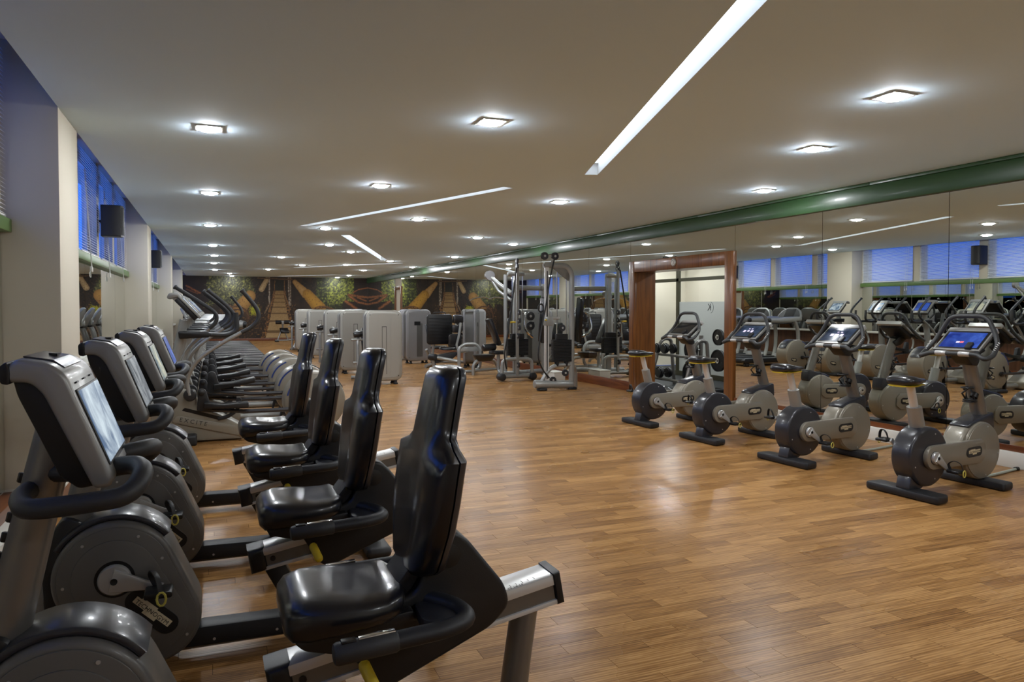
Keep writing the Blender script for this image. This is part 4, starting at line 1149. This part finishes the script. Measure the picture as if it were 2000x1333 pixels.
# ================================================================ weight machines with rounded shields
def shield_tower(t, colr='shield', win=False):
    """twin rounded shields with the stack between them; faces -y, centred on the origin"""
    out = rrect(-.35, .35, .07, 1.41, .13, 6); inn = rrect(-.325, .325, .095, 1.385, .115, 6)
    core = rrect(-.325, .325, .095, 1.385, .12, 6)
    obj('core', prism(NB(), core, -.10, .10), 'alu_dark', t)
    for s in (-1, 1):
        sh_ = obj('shield', prism(NB(), out, s * .10, s * .155, .034, 3), colr, t)
        pn = obj('shield_panel', prism(NB(), rrect(-.29, .29, .13, 1.35, .095, 6), s * .150, s * .1585, .004, 1), colr, sh_)
        if win and s < 0:
            obj('stack_window', prism(NB(), rrect(-.06, .10, .18, 1.05, .01, 2), s * .159, s * .161), 'alu_dark', sh_)
            obj('stack_sign', prism(NB(), rrect(-.13, .04, 1.0, 1.10, .008, 2), s * .159, s * .162), 'panel_black', sh_)
        else:
            for xx in (-.11, .13): obj('rib', prism(NB(), rrect(xx - .006, xx + .006, .14, 1.33, .004, 2), s * .159, s * .1615), colr, sh_)
            sl = NB()
            for q in ((-.045, -.038, .20, 1.10), (.038, .045, .20, 1.10), (-.038, .038, 1.09, 1.10)): bx(q[0], q[1], min(s * .1588, s * .1605), max(s * .1588, s * .1605), q[2], q[3], bm=sl)
            obj('slot_outline', sl, 'panel_black', sh_, sharp=None, kind='stuff')
        bm = NB()
        for xx in (-.27, .27):
            for zz in (.16, 1.32): screw(bm, xx, s * .159, zz, s, .010)
        obj('screws', bm, 'panel_black', sh_, kind='stuff')
        for xx in (-.22, .22): obj('foot', lathe(NB(), [(.045, 0), (.045, .02), (.03, .035), (.03, .075)], (xx, s * .125, 0), (0, 0, 1), 14), 'rubber', t)
def roller(parent, a, b, r=.055, name='roller'):
    return obj(name, rcyl(NB(), a, b, r, .018, 16), 'vinyl_black', parent)
def seat_group(t, sx=1, back=True):
    """user side of a shield machine: spine tubes, seat, back pad, roller arm (behind, +y)"""
    obj('spine_tube', tube(NB(), rpath([(sx * -.30, .16, .10), (sx * -.30, 1.05, .10), (sx * -.10, 1.15, .42)], .08), .038, 10), 'frame_grey', t)
    obj('cross_foot', tube(NB(), [(-.42, 1.05, .045), (.35, 1.05, .045)], .038, 10), 'frame_grey', t)
    ft = obj('upright_tube', tube(NB(), rpath([(sx * -.43, .22, .06), (sx * -.43, .24, .80), (sx * -.40, .34, .90), (sx * -.30, .5, .92)], .09), .030, 10), 'frame_grey', t)
    obj('grip_bar', rcyl(NB(), (sx * -.55, .26, .84), (sx * -.28, .26, .84), .024, .008, 10), 'silver_paint', ft)
    obj('step_bar', rcyl(NB(), (sx * -.52, .23, .40), (sx * -.36, .23, .40), .026, .008, 10), 'silver_paint', ft)
    st = NB(); loft(st, [sring((sx * -.05, 0.82, z), (1, 0, 0), (0, 1, 0), a, b, 20, 4) for z, a, b in ((.44, .16, .16), (.45, .19, .19), (.49, .20, .20), (.515, .18, .18), (.52, .15, .15))])
    obj('seat', st, 'vinyl_black', t, sharp=60)
    if back:
        bk_ = NB(); loft(bk_, [sring((sx * -.05, 1.02 + .10 * k + o, .56 + .50 * k), (1, 0, 0), (0, 1, .1), a, b, 20, 4) for k, a, b, o in ((0, .12, .02, 0), (.04, .15, .035, 0), (.5, .16, .04, 0), (.94, .14, .035, 0), (1, .11, .02, 0))])
        obj('back_pad', bk_, 'vinyl_black', t, sharp=60)
    am = obj('lever_arm', tube(NB(), rpath([(sx * -.30, .5, .92), (sx * -.42, .40, 1.02), (sx * -.42, .28, .98)], .05), .022, 8), 'frame_grey', t)
    roller(am, (sx * -.50, .28, .93), (sx * -.30, .28, .96), .058)
def make_shield_machine(colr, win, sx, back=True):
    t = thing('weight_machine', 'x', 'weight machine'); shield_tower(t, colr, win); seat_group(t, sx, back); return t
wm = make_shield_machine('shield', False, 1); wm.location = (3.03, 14.05, 0)
tag(wm, 'nearest weight machine with a pale rounded shield, in front of the others', None, 'shield weight machines on the gym floor')
for i, (x, y) in enumerate(((2.96, 16.65), (2.98, 19.1), (2.93, 22.15), (2.92, 25.4))):
    dup(wm, None, (x, y, 0), (0, -4, 0, 0)[i], 'weight machine with a pale rounded shield, %s behind the nearest one' % ORD[i])
wm2 = make_shield_machine('shield_dark', True, -1); wm2.location = (5.72, 22.45, 0)
tag(wm2, 'grey weight machine with a stack window, beyond the leg press near the mirror', None, 'shield weight machines on the gym floor')
dup(wm2, None, (5.0, 19.0, 0), 8, 'grey weight machine standing just behind the black leg press plate')
dup(wm2, None, (5.92, 17.25, 0), 62, 'tall turned weight machine between the leg press and the cable machines')
dup(wm2, None, (4.6, 26.0, 0), 0, 'most distant grey weight machine, before the far cream door')

# leg press
lg = thing('leg_press', 'leg press with a large ribbed black foot plate and loop frame', 'leg press', (4.82, 16.0, 0))
fp = NB(); prism(fp, rrect(-.30, .30, .62, 1.31, .07, 5), .26, .31, .018, 2)
fpo = obj('foot_plate', fp, 'panel_black', lg)
for k in range(8): obj('tread_rib', box(NB(), (0, .256, .72 + .07 * k), (.50, .008, .012), .003, 1), 'black_plastic', fpo)
obj('plate_handle', tube(NB(), rpath([(-.14, .28, 1.30), (-.14, .28, 1.35), (.14, .28, 1.35), (.14, .28, 1.30)], .02), .010, 8), 'black_plastic', fpo)
obj('plate_stem', tube(NB(), rpath([(-.12, .32, .75), (-.14, .40, .30), (-.05, .45, .10)], .1), .035, 10), 'frame_grey', lg)
for cx_, cz, hx, hz, ly in ((.36, 1.20, .12, .10, 0), (.33, .98, .12, .09, 0), (.28, .72, .16, .15, 0)):
    b_ = NB(); loft(b_, [sring((cx_, yy, cz), (1, 0, 0), (0, 0, 1), hx * k, hz * k, 20, 5) for yy, k in ((-.02, .8), (-.01, .97), (.05, 1), (.07, .85))]); obj('back_pad', b_, 'vinyl_black', lg, sharp=60)
b_ = NB(); loft(b_, [sring((.18, .12, z), (1, 0, 0), (0, 1, 0), .22 * k, .17 * k, 20, 4) for z, k in ((.50, .85), (.51, 1), (.55, 1), (.57, .88))]); obj('seat', b_, 'vinyl_black', lg, sharp=60)
obj('back_bar', tube(NB(), [(.40, -.05, 1.12), (.36, -.05, .85), (.30, -.05, .62), (.36, -.05, .42)], .028, 8, wh=(1, .5)), 'frame_grey', lg)
obj('sled_rail', tube(NB(), [(-.24, -.10, .36), (.30, -.30, .25)], .042, 10), 'frame_grey', lg)
obj('sled_joint', rcyl(NB(), (-.32, -.02, .36), (-.22, -.18, .36), .075, .02, 14), 'soft_black', lg)
obj('sled', prism(NB(), rpoly([(-.25, .20), (.20, .30), (.34, .42), (.30, .46), (-.2, .38)], .03), -.06, .18, .01), 'soft_black', lg)
obj('floor_frame', tube(NB(), rpath([(-.25, -.05, .28), (-.22, -.05, .05), (.25, -.05, .05)], .08), .04, 10), 'frame_grey', lg)
lp_pts = [(.17, -.62, .10), (.17, -.62, .58), (.30, -.62, .66), (.56, -.62, .66), (.66, -.62, .54), (.66, -.62, .18), (.56, -.62, .06), (.26, -.62, .06)]
k = len(lp_pts); cp = []
for i in range(k):
    a, b, c = V(lp_pts[i - 1]), V(lp_pts[i]), V(lp_pts[(i + 1) % k]); da, db = a - b, c - b; rr = min(.09, da.length * .45, db.length * .45)
    s0, e0 = b + da.normalized() * rr, b + db.normalized() * rr
    for j in range(5): u = j / 4; cp.append(s0 * (1 - u) ** 2 + b * 2 * u * (1 - u) + e0 * u * u)
lf = obj('loop_frame', tube(NB(), cp, .036, 10, closed=True), 'frame_grey', lg)
obj('loop_plate', bx(.20, .63, -.635, -.605, .50, .60, .01), 'frame_grey', lf)
obj('tie_bar', tube(NB(), [(.36, -.60, .50), (.33, -.05, .46)], .03, 8), 'frame_grey', lg)
# low bench before the leg press
bn = thing('low_bench', 'small low black bench pad on a bent grey tube frame beside the leg press', 'bench', (5.48, 15.15, 0))
b_ = NB(); loft(b_, [sring((0, 0, z), (1, 0, 0), (0, 1, 0), a, b, 20, 4) for z, a, b in ((.30, .14, .12), (.31, .17, .14), (.40, .235, .16), (.435, .24, .16), (.445, .22, .14))]); obj('pad', b_, 'vinyl_black', bn, sharp=60)
obj('front_leg', tube(NB(), rpath([(-.26, -.05, 0), (-.26, -.05, .22), (-.16, -.05, .33), (.0, -.02, .33)], .1), .036, 10), 'frame_grey', bn)
obj('floor_tube', tube(NB(), [(-.26, -.05, .10), (.5, .25, .10)], .032, 10), 'frame_grey', bn)
obj('rear_leg', tube(NB(), rpath([(.06, 0, .33), (.30, .15, .30), (.5, .25, .0)], .1), .034, 10), 'frame_grey', bn)

# ================================================================ cable machines
def wheel(parent, c, r, ax, name='pulley'):
    w_ = obj(name, lathe(NB(), [(r * .6, -.018), (r, -.016), (r * .9, 0), (r, .016), (r * .6, .018)], c, ax, 22), 'dark_cover', parent)
    obj('pulley_hub', lathe(NB(), [(r * .3, -.024), (r * .3, .024)], c, ax, 12), 'silver', w_); return w_
def weight_stack(t, x, y, z0, n, wd, dp, hh=.026):
    for k in range(n): obj('weight_plate', box(NB(), (x, y, z0 + hh * k + hh / 2), (wd, dp, hh - .003), .003, 1), 'iron', t)
    obj('stack_head', box(NB(), (x, y, z0 + hh * n + .05), (wd * .62, dp * .8, .10), .006, 1), 'iron', t)
    for s in (-1, 1): obj('guide_rod', cyl(NB(), (x + s * wd * .25, y, z0 - .05), (x + s * wd * .25, y, 2.12), .011, n=8), 'chrome', t)
    for s in (-1, 1): obj('stack_buffer', rcyl(NB(), (x + s * wd * .25, y, z0 - .08), (x + s * wd * .25, y, z0), .04, .01, 12), 'rubber', t)
# arched cable column in front
c2 = thing('cable_machine', 'arched cable column with two pulley wheels on top, nearest beside the doorway', 'cable machine', (5.55, 11.85, 0), 0, 'cable machines by the mirror')
obj('main_arch', tube(NB(), rpath([(.40, 0, .05), (.40, 0, 2.06), (.30, 0, 2.20), (-.14, 0, 2.20)], .16, 7), .052, 12, wh=(1, .8)), 'frame_grey', c2)
obj('arch_gusset', prism(NB(), rpoly([(.02, 2.16), (.28, 2.16), (.35, 2.05), (.34, 1.92), (.12, 2.08)], .03), -.012, .012), 'post_grey', c2)
cpst = obj('slide_column', box(NB(), (-.09, 0, 1.16), (.075, .055, 2.08), .006, 1), 'alu', c2)
obj('column_holes', prism(NB(), rrect(-.10, -.08, .2, 2.1, .004, 2), -.0285, -.0275), 'panel_black', cpst)
obj('base_beam', rcyl(NB(), (-.33, 0, .12), (.42, 0, .085), .075, .02, 14), 'frame_grey', c2)
for xx in (-.18, .40): obj('base_foot', box(NB(), (xx, 0, .022), (.16, .14, .044), .015, 2), 'soft_black', c2)
obj('front_brace', tube(NB(), rpath([(-.20, 0, .14), (.0, 0, .44), (.40, 0, .44)], .2, 6), .036, 10), 'frame_grey', c2)
obj('side_leg', tube(NB(), rpath([(.40, .02, .44), (.60, .25, .36), (.64, .30, .0)], .12, 5), .036, 10), 'frame_grey', c2)
weight_stack(c2, .20, .0, .50, 15, .36, .10, .026)
for xx in (-.14, .06): wheel(c2, (xx, -.02, 2.36), .068, (0, 1, 0))
obj('pulley_bracket', tube(NB(), [(.06, 0, 2.36), (.0, 0, 2.22), (-.16, 0, 2.20)], .03, 8), 'frame_grey', c2)
for cx_, cz in ((.20, 1.10), (.26, .30), (.02, .18)): wheel(c2, (cx_, -.03, cz), .06, (0, 1, 0))
cr_ = obj('carriage', box(NB(), (-.06, 0, 1.22), (.15, .12, .16), .012, 2), 'frame_grey', c2)
obj('pull_pin', rcyl(NB(), (-.15, -.07, 1.24), (-.15, -.12, 1.24), .016, .006, 10), 'yellow', cr_)
obj('carriage_arm', rcyl(NB(), (.0, -.03, 1.27), (.14, -.03, 1.27), .022, .006, 10), 'silver', cr_)
obj('rope_cable', tube(NB(), smooth([(.03, -.06, 2.30), (-.06, -.07, 1.95), (-.14, -.08, 1.5), (-.22, -.08, 1.1), (-.28, -.09, .75), (-.28, -.09, .55), (-.18, -.06, .36), (-.05, -.03, .22)], 5), .014, 8), 'cable', c2)
obj('thin_cable', cyl(NB(), (-.205, -.02, 2.36), (-.205, -.02, 1.5), .004, n=6), 'cable', c2)
obj('hand_grip', tube(NB(), [(-.21 + .05 * math.cos(R(a)), -.02, 1.45 + .07 * math.sin(R(a))) for a in range(0, 360, 30)], .014, 8, closed=True), 'soft_black', c2)
# multi station behind
c1 = thing('cable_machine', 'multi-station cable tower with slanted lat arm and curved pull-down bar', 'cable machine', (5.62, 13.75, 0), 0, 'cable machines by the mirror')
for s in (-1, 1):
    obj('base_hoop', tube(NB(), rpath([(s * .33, -.16, .07), (s * .31, -.16, .40), (s * .22, -.16, .44), (0, -.16, .44)], .1, 5), .036, 10), 'frame_grey', c1)
    obj('base_bumper', rcyl(NB(), (s * .33, -.25, .09), (s * .33, -.02, .09), .075, .03, 14), 'soft_black', c1)
obj('base_bar', tube(NB(), [(-.33, -.14, .10), (.33, -.14, .10)], .045, 10), 'frame_grey', c1)
obj('rear_base_bar', tube(NB(), [(-.30, .10, .14), (.30, .10, .14)], .04, 10), 'frame_grey', c1)
obj('front_column', box(NB(), (.0, -.17, 1.20), (.055, .05, 2.18), .006, 1), 'silver_paint', c1)
obj('rear_column', box(NB(), (.08, .10, 1.10), (.12, .09, 2.04), .01, 1), 'frame_grey', c1)
obj('side_column', tube(NB(), [(-.13, .14, .05), (-.13, .14, 2.12)], .05, 12, wh=(.7, 1)), 'frame_grey', c1)
obj('head_bar', rcyl(NB(), (-.15, -.02, 2.13), (.21, -.02, 2.13), .042, .012, 12), 'frame_grey', c1)
for zz, yy in ((2.38, -.14), (2.27, -.15)): wheel(c1, (0.0, yy, zz), .06, (1, 0, 0))
for zz in (1.36, 1.20, 1.06, .9, .32): wheel(c1, (.0 + .02 * (zz > 1), -.22, zz), .055, (1, 0, 0))
weight_stack(c1, .06, -.02, .50, 13, .44, .12, .026)
obj('pull_pin', rcyl(NB(), (-.18, -.22, 1.17), (-.06, -.22, 1.17), .017, .006, 10), 'yellow', c1)
obj('rope_cable', tube(NB(), smooth([(-.03, -.20, 2.25), (-.10, -.22, 1.8), (-.18, -.24, 1.3), (-.26, -.25, .8), (-.30, -.24, .55), (-.27, -.22, .35), (-.24, -.2, .25)], 5), .016, 8), 'cable', c1)
la = obj('lat_arm', tube(NB(), [(.06, .30, 1.75), (-.12, .50, 1.93), (-.28, .62, 2.10)], [.05, .045, .042], 12), 'frame_grey', c1)
obj('lat_strut', tube(NB(), [(.04, .22, 1.60), (-.14, .50, 1.80), (-.26, .62, 2.05)], .03, 10), 'frame_grey', la)
obj('lat_wheel', lathe(NB(), [(.05, -.05), (.10, -.045), (.105, 0), (.10, .045), (.05, .05)], (-.29, .62, 2.12), (0, 1, 0), 24), 'shield_dark', la)
obj('lat_cable', cyl(NB(), (-.29, .62, 2.03), (-.29, .62, 1.70), .004, n=6), 'cable', la)
obj('lat_clip', tube(NB(), [(-.29 + .02 * math.cos(R(a)), .62, 1.73 + .04 * math.sin(R(a))) for a in range(0, 360, 30)], .006, 6, closed=True), 'chrome', la)
obj('pull_down_bar', tube(NB(), smooth([(-.72, .62, 1.60), (-.60, .62, 1.65), (-.42, .62, 1.67), (-.29, .62, 1.64), (-.16, .62, 1.67), (.02, .62, 1.65), (.14, .62, 1.60)], 6), .014, 8), 'chrome', c1)
obj('press_bench', box(NB(), (-.16, .75, .95), (.09, .26, .60), .03, 2, rot=(0, -22, 0)), 'vinyl_black', c1)
obj('press_seat', box(NB(), (-.05, .75, .52), (.34, .30, .08), .03, 2), 'vinyl_black', c1)
obj('knee_rollers', rcyl(NB(), (-.42, .70, .62), (-.12, .74, .64), .075, .03, 14), 'vinyl_black', c1)
obj('seat_stem', tube(NB(), rpath([(-.05, .75, .50), (-.05, .75, .12), (-.02, .20, .10)], .1), .036, 10), 'frame_grey', c1)
obj('press_lever', tube(NB(), rpath([(.42, .55, 1.36), (.42, .35, 1.34), (.36, .30, 1.0), (.52, .30, .86), (.60, .45, .84)], .1, 5), .026, 8), 'chrome', c1)
for zz in (1.28, 1.08): wheel(c1, (.54, .42, zz), .09, (0, 1, 0), 'lever_weight')
obj('cross_beam', tube(NB(), [(.06, .12, 1.86), (.80, .35, 1.86)], .05, 12), 'frame_grey', c1)
obj('outer_post', tube(NB(), [(.80, .35, .05), (.80, .35, 1.95)], .042, 12), 'frame_grey', c1)
obj('outer_pad', box(NB(), (.72, .20, 1.20), (.10, .22, .95), .04, 2, rot=(8, 0, 0)), 'vinyl_black', c1)
obj('ground_beam', tube(NB(), rpath([(.08, .10, .14), (.80, .35, .14), (.95, .4, .05)], .1), .05, 12), 'frame_grey', c1)

# ================================================================ roman bench by the mural
rbn = thing('roman_bench', 'small black padded exercise bench with twin rollers, alone before the rope bridge mural', 'bench', (2.86, 33.3, 0))
for s in (-1, 1): roller(rbn, (s * .06, 0, .84), (s * .30, 0, .84), .085)
obj('upper_post', tube(NB(), [(0, .04, .88), (0, .10, .40)], .035, 10), 'frame_grey', rbn)
obj('clamp', box(NB(), (0, .02, .82), (.10, .12, .16), .02, 2), 'frame_grey', rbn)
obj('pad', box(NB(), (.05, -.16, .48), (.36, .34, .07), .025, 2, rot=(35, 0, 8)), 'vinyl_black', rbn)
for s in (-1, 1): obj('leg', tube(NB(), [(s * .06, .02, .48), (s * .22, -.02, .06)], .028, 8), 'frame_grey', rbn)
obj('floor_bar', tube(NB(), [(-.32, -.04, .06), (.34, -.04, .06)], .035, 10), 'frame_grey', rbn)
obj('foot_bar', box(NB(), (-.26, -.05, .03), (.16, .36, .06), .02, 2), 'soft_black', rbn)

# ================================================================ wall loudspeakers on the mullions
def make_speaker():
    t = thing('loudspeaker', 'x', 'loudspeaker')
    cb = NB(); loft(cb, [[(xx, yy * k, zz) for xx, yy, zz in ((-.11, -.10, b), (.03, -.12, b), (.11, -.10, b), (.135, 0, b), (.11, .10, b), (.03, .12, b), (-.11, .10, b))] for b, k in ((-.195, .9), (-.185, 1), (.185, 1), (.195, .9))])
    obj('cabinet', cb, 'black_plastic', t)
    gr = NB(); loft(gr, [[(.115, -.09, b), (.138, -.05, b), (.144, 0, b), (.138, .05, b), (.115, .09, b)] for b in (-.17, .17)], True); obj('grille', gr, 'soft_black', t)
    br = obj('bracket', tube(NB(), rpath([(-.145, 0, 0), (-.12, 0, 0), (-.10, 0, -.05)], .03), .015, 8), 'black_plastic', t)
    obj('wall_plate', box(NB(), (-.145, 0, 0), (.012, .10, .30), .004, 1), 'black_plastic', t)
    return t
ms = [(a[1] + b[0]) / 2 for a, b in zip(win_edges[2], win_edges[2][1:])]
m3 = [(a[1] + b[0]) / 2 for a, b in zip(win_edges[3], win_edges[3][1:])]
sp1 = make_speaker(); sp1.location = (XW + .152, min(ms, key=lambda v: abs(v - 10.5)), 2.54)
tag(sp1, 'nearer black wall loudspeaker, between blinds just past the first pillar', None, 'wall loudspeakers')
dup(sp1, None, (XW + .152, min(m3, key=lambda v: abs(v - 18.0)), 2.54), 0, 'farther black wall loudspeaker, beyond the second pillar')

# ================================================================ small things by the doorway
ck = thing('door_sensor', 'round white sensor badge on the head of the wooden door frame', 'sensor', (XR - .028, 9.85, DZ - .085))
obj('rim', lathe(NB(), [(.062, 0), (.066, .012), (.055, .022)], (0, 0, 0), (-1, 0, 0), 24), 'shield', ck)
obj('dial', lathe(NB(), [(.048, .021), (.046, .024)], (0, 0, 0), (-1, 0, 0), 24), 'white_paint', ck)
obj('mark', tube(NB(), [(-.0245, .03 * math.cos(R(a)), .03 * math.sin(R(a))) for a in range(0, 300, 25)], .004, 5), 'alu_dark', ck)
wbx = thing('white_box', 'low white box on the floor behind the arched cable column, by the mirror', 'box', (6.26, 13.22, 0))
obj('box_body', bx(-.12, .12, -.25, .25, 0, .19, .01), 'white_paint', wbx); obj('box_lid', bx(-.13, .13, -.26, .26, .19, .21, .006), 'white_paint', wbx)
def floor_cord(pts, label):
    t = thing('floor_cord', label, 'cable', pts[0])
    o = V(pts[0]); q = [V(p) - o for p in pts]
    c = obj('cord', tube(NB(), smooth(q, 6), .012, 8), 'cord_grey', t)
    obj('plug', rcyl(NB(), q[-1] - V((.03, 0, 0)), q[-1] + V((.02, 0, 0)), .018, .006, 10), 'black_plastic', t)
floor_cord([(6.0, 4.3, .013), (6.3, 4.35, .013), (6.66, 4.42, .013)], 'grey floor cable from the nearest upright bike to the mirror plinth')
floor_cord([(5.98, 5.55, .013), (6.3, 5.6, .013), (6.66, 5.68, .013)], 'grey floor cable from the second upright bike to the mirror plinth')
floor_cord([(-.60, 3.55, .013), (-.8, 3.5, .013), (-1.06, 3.52, .013)], 'grey floor cable from the second recumbent bike to the window plinth')

# ================================================================ weights room seen through the doorway
rk = thing('dumbbell_rack', 'grey tubular rack holding dumbbells behind the doorway', 'rack', (7.85, 11.75, 0))
for s in (-1, 1): obj('side_frame', tube(NB(), rpath([(-.22, s * .55 - .35, 0), (.02, s * .55 - .35, .80), (.12, s * .55 - .35, .88), (.26, s * .55 - .35, .86), (.34, s * .55 - .35, 0)], .1), .034, 10), 'post_grey', rk)
for zz, xx in ((.58, -.02), (.14, -.14)): obj('shelf_bar', tube(NB(), [(xx, -.90, zz), (xx, .20, zz)], .025, 8), 'post_grey', rk)
def make_dumbbell():
    t = thing('dumbbell', 'x', 'dumbbell')
    obj('handle', cyl(NB(), (-.09, 0, 0), (.09, 0, 0), .016, n=12), 'chrome', t)
    for s in (-1, 1):
        for k, r in enumerate((.085, .092, .080)):
            a = s * (.065 + .03 * k); obj('disc', lathe(NB(), [(r * .7, -.012), (r, -.010), (r, .010), (r * .7, .012)], (a, 0, 0), (1, 0, 0), 18), 'iron', t)
    return t
db = None
for i, (x, y, z) in enumerate(((7.83, 11.85, .70), (7.83, 11.60, .70), (7.71, 11.85, .26), (7.71, 11.58, .26))):
    lab = ('black dumbbell on the upper bar of the rack, left one', 'black dumbbell on the upper bar of the rack, right one', 'black dumbbell on the lower bar of the rack, left one', 'black dumbbell on the lower bar of the rack, right one')[i]
    if db is None: db = make_dumbbell(); db.location = (x, y, z); tag(db, lab, None, 'dumbbells on the rack')
    else: dup(db, None, (x, y, z), 0, lab)
def plate_tree(x, y, label, specs, h):
    t = thing('plate_rack', label, 'rack', (x, y, 0))
    obj('post', tube(NB(), [(0, 0, .04), (.03, 0, h)], .04, 10), 'post_grey', t)
    obj('base_bar', box(NB(), (0, 0, .03), (.5, .10, .06), .02, 2), 'soft_black', t); obj('base_foot', box(NB(), (0, 0, .03), (.10, .55, .06), .02, 2), 'soft_black', t)
    for z, r, n, lb in specs: obj('peg', cyl(NB(), (-.24, 0, z), (.02, 0, z), .022, n=12), 'chrome', t)
    return t
def plate(x, y, z, r, label):
    t = thing('weight_disc', label, 'weight plate', (x, y, z), 0, 'weight plates on the racks')
    pl = obj('disc', lathe(NB(), [(.026, .018), (r * .28, .022), (r * .32, .012), (r * .86, .012), (r * .9, .024), (r, .022), (r, -.022), (r * .9, -.024), (r * .3, -.012), (.026, -.02)], (0, 0, 0), (-1, 0, 0), 32), 'iron', t)
    obj('bore_ring', lathe(NB(), [(.046, .019), (.046, .026), (.034, .027)], (0, 0, 0), (-1, 0, 0), 18), 'chrome', t)
    for a in (90, 210, 330): obj('grip_hole', box(NB(), (-.0135, r * .6 * math.cos(R(a)), r * .6 * math.sin(R(a))), (.004, r * .34, r * .2), .001, 1, rot=(a - 90, 0, 0)), 'panel_black', t)
    return t
plate_tree(8.22, 11.2, 'plate rack straight behind the doorway, carrying two large plates', [(.69, .2, 1, ''), (.255, .25, 1, '')], .95)
plate(8.03, 11.2, .69, .185, 'smaller upper black weight plate on the rack behind the doorway'); plate(8.03, 11.2, .255, .235, 'largest black weight plate, low on the rack behind the doorway')
plate_tree(8.22, 10.42, 'taller plate rack by the right door jamb', [(.95, .12, 1, ''), (.55, .19, 1, '')], 1.2)
plate(8.03, 10.42, .95, .14, 'small black weight plate on the taller rack by the right jamb'); plate(8.03, 10.42, .55, .19, 'black weight plate low on the taller rack by the right jamb')
for i, (x, y) in enumerate(((7.35, 11.35), (7.42, 11.2), (7.36, 11.05), (7.45, 10.92))):
    t = thing('barbell_collar', 'chrome barbell collar on the dark floor behind the doorway, %s from the left' % ORD[i], 'collar', (x, y, 0), 30 * i, 'chrome barbell collars')
    obj('ring', lathe(NB(), [(.030, 0), (.045, 0), (.045, .03), (.030, .03)], (0, 0, 0), (0, 0, 1), 18), 'chrome', t)
    obj('lever', rcyl(NB(), (.03, 0, .02), (.11, .02, .05), .008, .003, 8), 'chrome', t)
